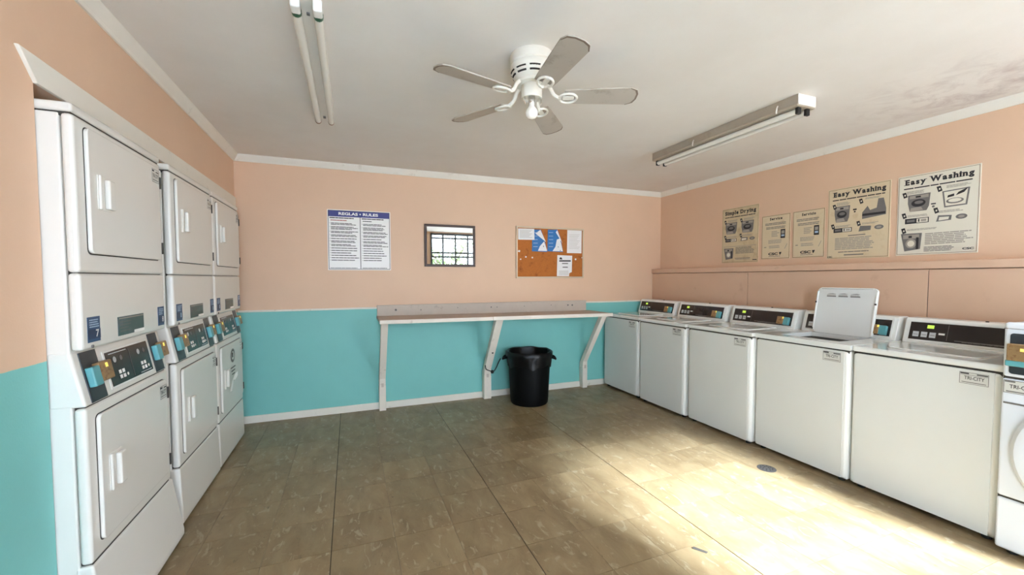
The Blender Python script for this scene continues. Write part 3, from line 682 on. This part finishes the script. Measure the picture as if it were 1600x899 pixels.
# ------------------------------------------------------------------ things on the back wall
def sheet_obj(name, org, Uv, Vv, Nv, mat, label, cat, thick=0.004, edge=None, group=None):
    org, Uv, Vv, Nv = Vector(org), Vector(Uv), Vector(Vv), Vector(Nv)
    t = empty(name, org); tag(t, label, cat, group)
    mb = MB(); vs = [Uv*a+Vv*b+Nv*d_ for d_ in (0.0005, thick) for a in (0, 1) for b in (0, 1)]
    mb.add(vs, [(0, 1, 3, 2), (4, 6, 7, 5), (0, 4, 5, 1), (2, 3, 7, 6), (0, 2, 6, 4), (1, 5, 7, 3)], mat); mb.build('sheet', t)
    return t, Flat(Nv*thick, Uv, Vv, Nv)
BW = lambda x, z: (x, YB, z)
t, F = sheet_obj('rules_sign', BW(-0.200, 1.443), (0.598, 0, 0.0), (0, 0, 0.598), (0, -1, 0), 'sign_white', 'white rules sign with blue heading on the back wall', 'sign', 0.006)
F.rect(0.015, 0.885, 0.985, 0.985, 'header_blue'); F.frame(0.012, 0.012, 0.988, 0.988, 0.008, 'ink'); F.rect(0.504, 0.012, 0.516, 0.885, 'ink_grey')
for a0, a1, red in ((0.035, 0.485, True), (0.535, 0.965, False)):
    F.lines(a0, 0.850, a1-0.07, 0.876, 1, 'ink', 0.6, 0.02)
    F.lines(a0+0.015, 0.812, a1-0.18 if red else a1-0.27, 0.836, 1, 'ink_red' if red else 'ink', 0.5, 0.02)
    y = 0.785
    for nl in (2, 3, 2, 2, 1, 2, 2, 1, 1, 1, 1, 1, 1):
        hgt = 0.0185*nl+0.0035; F.rect(a0, y-0.013, a0+0.008, y-0.006, 'ink')
        F.lines(a0+0.02, y-hgt, a1, y, nl, 'ink', 0.52, 0.3); y -= hgt+0.018
    F.lines(a0, 0.025, a1-0.02, 0.045, 1, 'ink_grey', 0.5, 0.05)
F.build('print', t)
F2 = Flat(Vector((0, -0.0005, 0))+F.o, F.U, F.V, F.N)
F2.text(glyphs('REGLAS', 0.03), 0.175, 0.912, 0.475, 0.960, 'white_print', 0.001); F2.ell(0.512, 0.936, 0.012, 0.012, 'white_print', 0.001)
F2.text(glyphs('RULES', 0.03), 0.555, 0.912, 0.800, 0.960, 'white_print', 0.001); F2.build('lettering', t)

mr = empty('framed_mirror', BW(1.027, 1.485)); tag(mr, 'small mirror in a dark wooden frame reflecting a window', 'mirror')
w, h_, fw = 0.281, 0.453, 0.026
for (a0, a1, b0, b1) in ((-w, w, 0, fw), (-w, w, h_-fw, h_), (-w, -w+fw, fw, h_-fw), (w-fw, w, fw, h_-fw)):
    MB().box(a0, a1, -0.024, -0.001, b0, b1, 'mirror_frame').build('frame_rail', mr, bevel=0.004)
MB().box(-w+fw, w-fw, -0.012, -0.002, fw, h_-fw, 'mirror_silver').build('glass', mr)

cb = empty('cork_board', BW(2.253, 1.356)); tag(cb, 'framed cork bulletin board with pinned papers', 'bulletin board')
w, h_, fw = 0.453, 0.608, 0.020
for (a0, a1, b0, b1) in ((-w, w, 0, fw), (-w, w, h_-fw, h_), (-w, -w+fw, fw, h_-fw), (w-fw, w, fw, h_-fw)):
    MB().box(a0, a1, -0.020, -0.001, b0, b1, 'cork_frame').build('frame_rail', cb, bevel=0.003)
MB().box(-w+fw, w-fw, -0.011, -0.002, fw, h_-fw, 'cork').build('cork_panel', cb)
def brd(px, py):   # crop pixel on the board -> board plane coordinates
    a = (px-918)/(1545-918); zt_ = 82+(108-82)*a; zb_ = 558+(556-558)*a
    return 1.800+0.906*a, 1.964-0.608*(py-zt_)/(zb_-zt_)
YP = YB-0.0112
def pinned(name, pts, mat, label, cat='paper', group='papers on the cork board', dy=0.0, curl=0.0):
    p = [brd(*q) for q in pts]; cx = sum(q[0] for q in p)/len(p); cz = min(q[1] for q in p)
    o = empty(name, (cx, YP-dy, cz)); tag(o, label, cat, group)
    mb = MB(); mb.prism([(a-cx, b-cz) for a, b in p], XZ, 0, -0.0012, mat); mb.build('sheet', o)
    def loc(px, py): a, b = brd(px, py); return a-cx, b-cz
    return o, loc
class PF:
    def __init__(s, loc): s.l = loc; s.mb = MB(); s.k = 0
    def poly(s, pts, mat, d=0): s.k += 1; s.mb.quad([(*[s.l(*p)[0]], -0.0016-0.00002*s.k-d, s.l(*p)[1]) for p in pts], mat)
    def rect(s, a0, b0, a1, b1, mat, d=0): s.poly([(a0, b1), (a1, b1), (a1, b0), (a0, b0)], mat, d)
o, l = pinned('pinned_notice', [(936, 207), (936, 106), (1078, 110), (1080, 209)], 'paper', 'white notice in the top left corner of the cork board', dy=0.003)
g = PF(l)
for k in range(7): g.rect(950, 120+11*k, 1060-12*(k % 3), 123+11*k, 'ink_light')
g.build = g.mb.build; g.build('print', o, fixn=False)
for (dx, lab, pk) in ((0, 'torn blue flyer left, beside the white corner notice', 0), (140, 'torn blue flyer in the middle of the cork board', 1)):
    rb = 1195+dx if not pk else 1342; rt = 1138+dx if not pk else 1290
    o, l = pinned('pinned_flyer', [(1058+dx, 312), (1062+dx, 116), (rt, 116), (rt+30, 190), (rb, 308), (rb, 318)], 'flyer_blue', lab, 'flyer', dy=0.0008 if not pk else 0.0022)
    g = PF(l)
    if not pk:
        g.poly([(1088, 150), (1185, 228), (1134, 118)], 'paper')
        g.poly([(1112, 308), (1130, 265), (1168, 222), (1194, 300), (1194, 310)], 'paper')
        g.rect(1160, 262, 1166, 272, 'ink')
    else:
        g.poly([(1275, 140), (1338, 240), (1288, 120)], 'paper')
        g.poly([(1245, 310), (1272, 270), (1285, 205), (1315, 195), (1342, 312)], 'paper')
        for (a, b) in ((1320, 220), (1295, 268), (1315, 300)): g.rect(a, b, a+6, b+8, 'ink')
    for k in range(5): g.rect(1070+dx, 140+32*k, 1110+dx, 144+32*k, 'sticker_line')
    g.mb.build('print', o, fixn=False)
o, l = pinned('pinned_sheet', [(1382, 327), (1385, 118), (1524, 124), (1522, 330)], 'paper', 'plain white sheet at the upper right of the cork board', dy=0.001)
g = PF(l)
for k in range(10): g.rect(1400, 160+14*k, 1505-9*(k % 4), 162+14*k, 'ink_light')
g.mb.build('print', o, fixn=False)
o, l = pinned('pinned_letter', [(1286, 538), (1290, 346), (1432, 352), (1428, 500), (1404, 512), (1402, 538)], 'paper', 'white letter with dark heading and torn corner, low on the cork board', dy=0.0024)
g = PF(l); g.poly([(1308, 385), (1338, 387), (1330, 368), (1316, 366)], 'ink')
g.rect(1308, 393, 1418, 405, 'ink'); g.rect(1335, 418, 1392, 427, 'ink_grey'); g.rect(1340, 452, 1390, 461, 'ink_grey')
for k in range(4): g.rect(1305, 490+11*k, 1396, 493+11*k, 'ink_light')
g.mb.build('print', o, fixn=False)
for (a, b, s_) in ((945, 312, 9), (958, 385, 6), (1004, 364, 7), (1062, 370, 7), (1465, 385, 8), (1528, 370, 5)):
    x_, z_ = brd(a, b); mb = MB(); d_ = s_*0.0016
    mb.prism([(x_-2.253-d_, z_-1.356-d_*0.4), (x_-2.253+d_*0.7, z_-1.356-d_*0.8), (x_-2.253+d_, z_-1.356+d_*0.7), (x_-2.253-d_*0.5, z_-1.356+d_)], XZ, -0.0112, -0.0125, 'paper'); mb.build('paper_scrap', cb)

# ------------------------------------------------------------------ posters on the right wall
def wallposter(name, y0_, y1_, z0_, z1_, mat, label):   # y0_ = left edge as seen
    return sheet_obj(name, (XR, y0_, z0_), (0, y1_-y0_, 0), (0, 0, z1_-z0_), (-1, 0, 0), mat, label, 'poster', 0.005, group='instruction posters above the washers')
def pin(F, a, b):   # dark numbered marker
    F.poly([(a, b+0.055), (a+0.05, b+0.062), (a+0.075, b), (a+0.025, b-0.012)], 'ink'); F.rect(a+0.03, b+0.015, a+0.05, b+0.035, 'poster_pale', 0.0004)
def washer_icon(F, a0, b0, a1, b1, kind):
    w = a1-a0; h = b1-b0
    if kind == 0:   # open drum with laundry
        F.poly([(a0, b1), (a1, b1), (a1-0.05*w, b0+0.25*h), (a1-0.15*w, b0), (a0+0.1*w, b0), (a0, b0+0.5*h)], 'ink_grey')
        F.rect(a0+0.08*w, b1-0.24*h, a1-0.08*w, b1-0.06*h, 'ink_light', 0.0003); F.rect(a0+0.35*w, b1-0.2*h, a0+0.58*w, b1-0.1*h, 'ink', 0.0005)
        F.ell(a0+0.48*w, b0+0.48*h, 0.32*w, 0.22*h, 'ink', 0.0005); F.ell(a0+0.5*w, b0+0.52*h, 0.2*w, 0.1*h, 'ink_grey', 0.0007)
        F.poly([(a0+0.1*w, b0), (a1-0.3*w, b0+0.05*h), (a1-0.4*w, b0+0.25*h), (a0+0.15*w, b0+0.22*h)], 'ink_light', 0.0006)
    elif kind == 1:   # agitator tub seen from above
        F.poly([(a0, b1-0.05*h), (a1, b1), (a1-0.08*w, b0+0.03*h), (a0+0.1*w, b0)], 'ink_grey')
        F.poly([(a0+0.07*w, b1-0.11*h), (a1-0.07*w, b1-0.06*h), (a1-0.14*w, b0+0.1*h), (a0+0.15*w, b0+0.08*h)], 'poster_pale', 0.0003)
        F.ell(a0+0.48*w, b0+0.34*h, 0.32*w, 0.16*h, 'ink_grey', 0.0005); F.ell(a0+0.48*w, b0+0.36*h, 0.24*w, 0.11*h, 'poster_pale', 0.0007)
        F.poly([(a0+0.2*w, b0+0.55*h), (a0+0.45*w, b0+0.6*h), (a0+0.45*w, b0+0.74*h), (a0+0.22*w, b0+0.68*h)], 'ink', 0.0005)
        F.poly([(a0+0.5*w, b0+0.62*h), (a0+0.8*w, b0+0.75*h), (a0+0.95*w, b1), (a0+0.6*w, b0+0.8*h)], 'ink', 0.0005)
    elif kind == 2:   # control strip
        F.rect(a0, b0, a1, b1, 'ink'); F.rect(a0+0.5*w, b0+0.12*h, a1-0.04*w, b1-0.12*h, 'poster_pale', 0.0003)
        F.rect(a0+0.08*w, b0+0.3*h, a0+0.42*w, b0+0.75*h, 'ink_grey', 0.0003); F.rect(a0+0.56*w, b0+0.25*h, a0+0.62*w, b0+0.8*h, 'ink', 0.0005); F.rect(a0+0.68*w, b0+0.3*h, a0+0.9*w, b0+0.7*h, 'ink_light', 0.0005)
    elif kind == 3:   # hands / coins
        F.poly([(a0, b0), (a0+0.06*w, b1), (a0+0.5*w, b1-0.15*h), (a0+0.48*w, b0+0.1*h)], 'ink_grey'); F.poly([(a0+0.08*w, b0+0.15*h), (a0+0.1*w, b1-0.3*h), (a0+0.42*w, b1-0.35*h), (a0+0.4*w, b0+0.25*h)], 'poster_pale', 0.0003)
        F.ell(a0+0.8*w, b0+0.5*h, 0.18*w, 0.4*h, 'ink_grey'); F.ell(a0+0.8*w, b0+0.5*h, 0.1*w, 0.2*h, 'ink_light', 0.0004)
    elif kind == 4:   # front loader
        F.poly([(a0, b1), (a1, b1-0.02*h), (a1-0.06*w, b0+0.1*h), (a0+0.2*w, b0)], 'ink_grey'); F.rect(a0+0.12*w, b1-0.3*h, a1-0.12*w, b1-0.08*h, 'ink_light', 0.0003); F.rect(a0+0.38*w, b1-0.26*h, a0+0.54*w, b1-0.14*h, 'ink', 0.0005)
        F.ell(a0+0.5*w, b0+0.42*h, 0.26*w, 0.26*h, 'ink_light', 0.0004); F.ell(a0+0.5*w, b0+0.42*h, 0.17*w, 0.17*h, 'poster_pale', 0.0006); F.rect(a1-0.26*w, b0+0.1*h, a1-0.14*w, b1-0.25*h, 'ink', 0.0005)
def steps(F, title, mat):
    F.frame(0.012, 0.012, 0.988, 0.988, 0.006, 'edge_brown')
    F.text(slab_text(title), 0.08, 0.862, 0.93, 0.952, 'ink', 0.0003)
    F.lines(0.08, 0.828, 0.92, 0.848, 1, 'ink', 0.7, 0.02)
# far: Simple Drying
t, F = wallposter('instruction_poster', 3.425, 2.990, 1.520, 2.112, 'poster_sepia', 'aged Simple Drying poster, leftmost of the row')
steps(F, 'Simple Drying', 'ink')
for a, b, k in ((0.10, 0.53, 0), (0.55, 0.53, 0)): washer_icon(F, a, b, a+0.33, b+0.21, k); pin(F, a-0.04, b+0.20); F.lines(a+0.06, b+0.22, a+0.36, b+0.26, 2, 'ink_light')
washer_icon(F, 0.10, 0.385, 0.42, 0.445, 2); washer_icon(F, 0.53, 0.385, 0.92, 0.455, 3); pin(F, 0.06, 0.45); pin(F, 0.50, 0.46); F.lines(0.14, 0.46, 0.42, 0.49, 2, 'ink_light'); F.lines(0.58, 0.47, 0.88, 0.50, 2, 'ink_light')
F.rect(0.05, 0.295, 0.95, 0.303, 'ink_light'); washer_icon(F, 0.06, 0.06, 0.34, 0.27, 4); F.lines(0.40, 0.16, 0.94, 0.285, 6, 'ink_grey', 0.5, 0.2); F.rect(0.38, 0.075, 0.80, 0.085, 'ink_grey'); F.lines(0.40, 0.05, 0.82, 0.07, 1, 'ink_light')
F.rect(0.86, 0.035, 0.97, 0.05, 'ink'); F.build('print', t)
# two service notices
for nm, y0_, y1_, zb_, zt__, title, lab in (('a', 2.953, 2.668, 1.542, 1.972, 'Service', 'small aged Service notice beside the Simple Drying poster'), ('b', 2.642, 2.366, 1.541, 1.973, 'Servicio', 'small aged Servicio notice left of the brown Easy Washing poster')):
    t, F = wallposter('service_notice', y0_, y1_, zb_, zt__, 'poster_aged', lab)
    F.frame(0.008, 0.008, 0.992, 0.992, 0.014, 'edge_brown')
    F.text(slab_text(title), 0.29, 0.885, 0.73, 0.945, 'ink', 0.0003)
    F.lines(0.12, 0.77, 0.90, 0.83, 2, 'ink_grey', 0.5, 0.15); F.lines(0.16, 0.68, 0.86, 0.74, 2, 'ink_grey', 0.5, 0.2)
    F.lines(0.36, 0.50, 0.64, 0.64, 4, 'ink_light', 0.5, 0.3)
    F.rect(0.68, 0.46, 0.84, 0.66, 'ink'); F.rect(0.71, 0.56, 0.81, 0.63, 'ink_light', 0.0003); F.rect(0.71, 0.50, 0.81, 0.54, 'sticker_line', 0.0003)
    F.lines(0.25, 0.35, 0.74, 0.44, 3, 'ink_light', 0.5, 0.2); F.lines(0.28, 0.24, 0.72, 0.31, 2, 'ink_light', 0.5, 0.2); F.rect(0.10, 0.265, 0.18, 0.28, 'ink_grey')
    F.poly([(0.82, 0.22), (0.84, 0.22), (0.92, 0.33), (0.90, 0.33)], 'ink_light')
    F.text(glyphs('CSC', 0.05), 0.26, 0.085, 0.60, 0.145, 'ink', 0.0003); F.poly([(0.66, 0.09), (0.69, 0.09), (0.73, 0.15), (0.64, 0.15)], 'ink'); F.lines(0.27, 0.05, 0.70, 0.072, 1, 'ink_grey', 0.5, 0.1)
    F.build('print', t)
# Easy Washing, aged
t, F = wallposter('instruction_poster', 2.342, 1.900, 1.517, 2.113, 'poster_aged', 'aged brownish Easy Washing poster in the middle of the row')
steps(F, 'Easy Washing', 'ink')
washer_icon(F, 0.12, 0.52, 0.38, 0.745, 0); F.poly([(0.58, 0.53), (0.94, 0.56), (0.94, 0.64), (0.90, 0.78), (0.82, 0.78), (0.80, 0.66), (0.70, 0.64), (0.66, 0.70), (0.58, 0.62)], 'ink_grey'); F.rect(0.58, 0.57, 0.93, 0.60, 'ink', 0.0003)
F.lines(0.15, 0.755, 0.38, 0.80, 3, 'ink_light'); F.lines(0.62, 0.79, 0.88, 0.815, 2, 'ink_light'); pin(F, 0.08, 0.72); pin(F, 0.52, 0.75); F.rect(0.43, 0.665, 0.49, 0.685, 'ink'); F.ell(0.46, 0.645, 0.015, 0.012, 'ink')
washer_icon(F, 0.11, 0.375, 0.42, 0.435, 2); washer_icon(F, 0.53, 0.365, 0.92, 0.44, 3); pin(F, 0.06, 0.44); pin(F, 0.49, 0.45); F.lines(0.14, 0.445, 0.42, 0.475, 2, 'ink_light'); F.lines(0.58, 0.455, 0.85, 0.48, 2, 'ink_light')
F.rect(0.36, 0.315, 0.64, 0.327, 'ink_grey'); F.lines(0.14, 0.125, 0.78, 0.30, 8, 'ink_light', 0.6, 0.15); F.lines(0.2, 0.085, 0.70, 0.105, 1, 'ink_grey', 0.6, 0.1); F.rect(0.30, 0.045, 0.62, 0.06, 'ink_grey'); F.text(glyphs('CSC', 0.05), 0.015, 0.02, 0.10, 0.042, 'ink', 0.0003)
F.build('print', t)
# Easy Washing, pale
t, F = wallposter('instruction_poster', 1.856, 1.419, 1.523, 2.112, 'poster_pale', 'pale Easy Washing poster at the right end of the row')
steps(F, 'Easy Washing', 'ink')
washer_icon(F, 0.14, 0.545, 0.43, 0.755, 0); washer_icon(F, 0.57, 0.55, 0.89, 0.755, 1); F.lines(0.12, 0.765, 0.40, 0.805, 3, 'ink_light'); F.lines(0.62, 0.775, 0.9, 0.81, 3, 'ink_light'); pin(F, 0.06, 0.735); pin(F, 0.50, 0.755); F.rect(0.44, 0.605, 0.50, 0.62, 'ink'); F.ell(0.47, 0.58, 0.018, 0.014, 'ink_grey')
washer_icon(F, 0.11, 0.395, 0.42, 0.46, 2); washer_icon(F, 0.51, 0.39, 0.88, 0.465, 3); pin(F, 0.06, 0.475); pin(F, 0.47, 0.50); F.lines(0.14, 0.475, 0.43, 0.505, 2, 'ink_light'); F.lines(0.54, 0.49, 0.84, 0.52, 2, 'ink_light')
washer_icon(F, 0.06, 0.05, 0.34, 0.275, 4); pin(F, 0.06, 0.285); F.lines(0.14, 0.305, 0.52, 0.33, 2, 'ink_light'); F.lines(0.38, 0.12, 0.95, 0.265, 7, 'ink_light', 0.6, 0.2); F.lines(0.37, 0.035, 0.78, 0.10, 4, 'ink_grey', 0.5, 0.25); F.text(glyphs('CSC', 0.05), 0.83, 0.04, 0.96, 0.064, 'ink', 0.0003)
F.build('print', t)

# ------------------------------------------------------------------ ceiling fan
fx, fy = 0.885, 1.945
fan = empty('ceiling_fan', (fx, fy, HC)); tag(fan, 'white five-blade ceiling fan with a bare bulb', 'ceiling fan')
mh = MB(); mh.lathe([(0.108, 0.0), (0.110, -0.004), (0.110, -0.045), (0.104, -0.050), (0.108, -0.055), (0.108, -0.078), (0.098, -0.104), (0.080, -0.124), (0.074, -0.130), (0.01, -0.130)], 'fan_white', 48)
mh = mh.build('motor_housing', fan, smooth=True)
for row, (rr, z0_, z1_) in enumerate(((0.1045, -0.086, -0.093), (0.0965, -0.104, -0.111))):
    for k in range(9):
        a0 = 2*math.pi*k/9; mb = MB(); vs = []
        for j in range(6):
            an = a0+0.52*j/5
            for (rad, z) in ((rr+0.003, z0_), (rr-0.003, z1_)): vs.append((rad*math.cos(an), rad*math.sin(an), z))
        mb.add(vs, [(2*j, 2*j+1, 2*j+3, 2*j+2) for j in range(5)], 'dark_gap'); mb.build('vent_slot', mh)
MB().lathe([(0.078, -0.130), (0.082, -0.133), (0.082, -0.146), (0.070, -0.150), (0.02, -0.150)], 'fan_white', 40).build('flywheel', fan, smooth=True)
MB().lathe([(0.052, -0.146), (0.054, -0.150), (0.052, -0.212), (0.046, -0.214), (0.044, -0.200), (0.01, -0.200)], 'fan_white', 32).build('light_socket', fan, smooth=True)
MB().lathe([(0.018, -0.200), (0.018, -0.226), (0.016, -0.236)], 'chrome', 20).build('bulb_base', fan, smooth=True)
MB().lathe([(0.013, -0.234), (0.014, -0.250), (0.022, -0.259), (0.030, -0.272), (0.032, -0.285), (0.028, -0.300), (0.018, -0.311), (0.002, -0.316)], 'bulb_glass', 28).build('bulb', fan, smooth=True)
for k in range(3):
    an = math.radians(200+120*k); cx, cy = math.cos(an), math.sin(an)
    MB().tube([(0.048*cx, 0.048*cy, -0.208), (0.050*cx, 0.050*cy, -0.235), (0.044*cx, 0.044*cy, -0.250)], 0.003, 'chrome', 6).build('shade_clip', fan)
for k in range(5):
    an = math.radians(50+72*k)
    R = Matrix.Rotation(an, 4, 'Z') @ Matrix.Translation((0, 0, -0.206)) @ Matrix.Rotation(math.radians(-12), 4, 'X')
    bl = MB(); pts = [(0.165, -0.050), (0.21, -0.054), (0.49, -0.066), (0.525, -0.050), (0.537, -0.020), (0.537, 0.020), (0.525, 0.050), (0.49, 0.066), (0.21, 0.054), (0.165, 0.050)]
    bl.prism(pts, XY, 0, 0.007, 'fan_blade'); bo = bl.build('blade', fan, bevel=0.0015, seg=1); bo.matrix_local = R
    eg = MB()
    for i in range(2, 7):   # grimy edge band
        (xa, ya), (xb_, yb_) = pts[i], pts[i+1]
        ia = (xa-0.010*(1 if xa > 0.5 else 0.2), ya*0.93); ib = (xb_-0.010*(1 if xb_ > 0.5 else 0.2), yb_*0.93)
        eg.quad([(xa, ya, -0.0005), (xb_, yb_, -0.0005), (*ib, -0.0005), (*ia, -0.0005)], 'fan_blade_edge')
    eg.build('edge_grime', bo)
    ir = MB()
    loop = [(0.185+0.045*math.cos(2*math.pi*j/20), 0.036*math.sin(2*math.pi*j/20), -0.006) for j in range(21)]
    ir.tube(loop, 0.0062, 'fan_white', 8, cap=False)
    ir.box(0.16, 0.215, -0.012, 0.012, -0.008, -0.001, 'fan_white')
    io = ir.build('blade_bracket', fan, smooth=True); io.matrix_local = R
    nk = MB(); nk.tube(smoothpts([(0.074, 0, -0.140), (0.095, 0, -0.160), (0.115, 0, -0.195), (0.148, 0, -0.213)], 4), 0.010, 'fan_white', 8)
    no = nk.build('blade_arm', fan, smooth=True); no.matrix_local = Matrix.Rotation(an, 4, 'Z')

# ------------------------------------------------------------------ fluorescent fixtures
def tube_lamp(mb, x, y0_, y1_, z, rad): mb.tube([(x, y0_, z), (x, y1_, z)], rad, 'tube_white', 14)
fr = empty('fluorescent_fixture', (2.668, 2.39, HC)); tag(fr, 'two-tube fluorescent ceiling fixture near the posters, grimy channel', 'light fixture')
L2 = 0.645
MB().box(-0.078, 0.078, -L2, L2, -0.060, 0, 'fixture_metal').build('channel', fr, bevel=0.003)
MB().box(-0.080, 0.080, -L2-0.006, -L2, -0.064, 0, 'fixture_white').build('end_plate', fr, bevel=0.002)
MB().box(-0.080, 0.080, L2, L2+0.006, -0.064, 0, 'fixture_metal').build('end_plate', fr, bevel=0.002)
rf = MB(); rf.prism([(-0.086, -0.062), (-0.080, -0.072), (0.080, -0.072), (0.086, -0.062)], XZ, -L2, L2, 'fixture_metal'); rf.build('reflector', fr)
for sx in (-0.040, 0.040):
    tb = MB(); tube_lamp(tb, sx, -L2+0.03, L2-0.03, -0.092, 0.0175); tb.build('fluorescent_tube', fr, smooth=True)
    for sy in (-1, 1):
        MB().box(sx-0.016, sx+0.016, sy*(L2-0.022)-0.010, sy*(L2-0.022)+0.010, -0.112, -0.066, 'black_rubber').build('lamp_holder', fr, bevel=0.004)
for yy in (-0.52, 0.17):
    MB().tube([(-0.080, yy, -0.030), (-0.089, yy, -0.045), (-0.086, yy+0.006, -0.066), (-0.078, yy+0.01, -0.072)], 0.005, 'fixture_white', 6).build('clip', fr)
fl2 = empty('fluorescent_fixture', (-0.142, 2.455, HC)); tag(fl2, 'bare two-tube fluorescent strip light above the dryers side', 'light fixture')
L2 = 0.655
MB().box(-0.055, 0.055, -L2, L2, -0.038, 0, 'fixture_white').build('channel', fl2, bevel=0.003)
for sx in (-0.040, 0.040):
    tb = MB(); tube_lamp(tb, sx, -L2+0.075, L2-0.02, -0.060, 0.0185); tb = tb.build('fluorescent_tube', fl2, smooth=True)
    MB().tube([(sx, -L2+0.060, -0.060), (sx, -L2+0.082, -0.060)], 0.0195, 'green_ring', 14).build('end_cap', tb, smooth=True)
    MB().tube([(sx, L2-0.028, -0.060), (sx, L2-0.014, -0.060)], 0.0195, 'edge_brown', 14).build('end_cap', tb, smooth=True)
    MB().box(sx-0.018, sx+0.018, -L2+0.005, -L2+0.062, -0.080, -0.030, 'enamel').build('lamp_holder', fl2, bevel=0.008)
MB().box(-0.008, 0.008, L2-0.06, L2-0.03, -0.044, -0.037, 'ink_grey').build('channel_screw', fl2)
MB().box(-0.006, 0.006, -L2+0.10, -L2+0.115, -0.044, -0.037, 'ink_grey').build('channel_screw', fl2)

# ------------------------------------------------------------------ floor drain and litter
dr = empty('floor_drain', (2.744, 2.0, 0)); tag(dr, 'small round metal floor drain in the bright tiles', 'drain')
MB().lathe([(0.060, 0.0002), (0.060, 0.002), (0.050, 0.003), (0.002, 0.003)], 'drain_metal', 28).build('drain_cover', dr, smooth=True)
for rr, nn in ((0.038, 10), (0.020, 5)):
    for k in range(nn):
        an = 6.2832*k/nn; MB().lathe([(0.0055, 0.0031), (0.0055, 0.0036)], 'dark_gap', 8, (rr*math.cos(an), rr*math.sin(an), 0)).build('drain_hole', dr)
lt = MB(); lt.prism([(-0.035, -0.006), (0.030, -0.012), (0.036, 0.000), (-0.030, 0.010)], XY, 0.0005, 0.005, 'litter')
lo = lt.build('litter_scrap', bevel=0.001, seg=1, loc=(1.605, 1.505, 0)); lo.rotation_euler.z = math.radians(-50); tag(lo, 'grey sliver of litter on the floor left of the bright patch', 'litter')

# ------------------------------------------------------------------ outdoors, seen in the mirror
struct(MB().box(-14, 16, -30, YF-0.1, -0.15, -0.05, 'concrete').build('ground'), 'pale concrete ground outside the window', 'ground')
def tree(name, x, y, h, spread, nleaf, label, z0=0.9):
    o = empty(name, (x, y, -0.05)); tag(o, label, 'tree')
    tr = MB(); rnd = random.Random(int(x*100)); tips = []
    tr.tube([(0, 0, 0), (0.05, 0.02, h*0.3), (0.02, 0, h*0.5)], [0.09, 0.07, 0.05], 'bark', 8)
    for k in range(11):
        an = rnd.uniform(0, 6.28); e = Vector((spread*math.cos(an)*rnd.uniform(.5, 1), spread*math.sin(an)*rnd.uniform(.4, .9), h*rnd.uniform(0.6, 1.0)))
        s0 = Vector((0.03, 0, h*rnd.uniform(0.28, 0.5))); mid = (s0+e)/2+Vector((0, 0, 0.1)); tr.tube([s0, mid, e], [0.03, 0.02, 0.008], 'bark', 6); tips += [mid, e, (mid+e)/2]
    tr.build('trunk', o, smooth=True)
    lf = MB()
    for k in range(nleaf):
        c = rnd.choice(tips)+Vector((rnd.gauss(0, 0.22), rnd.gauss(0, 0.22), rnd.gauss(0, 0.16))); a = Vector((rnd.gauss(0, 1), rnd.gauss(0, 1), rnd.gauss(0, 1))).normalized(); b = a.cross(Vector((rnd.gauss(0, 1), rnd.gauss(0, 1), 1))).normalized()
        s_ = rnd.uniform(0.03, 0.06); lf.quad([c-a*s_, c+b*s_*0.5, c+a*s_, c-b*s_*0.5], 'leaf')
    lf.build('foliage', o, fixn=False)['kind'] = 'stuff'
tree('tree', 3.35, -6.0, 2.9, 1.1, 2600, 'leafy tree outside the window, reflected in the mirror')
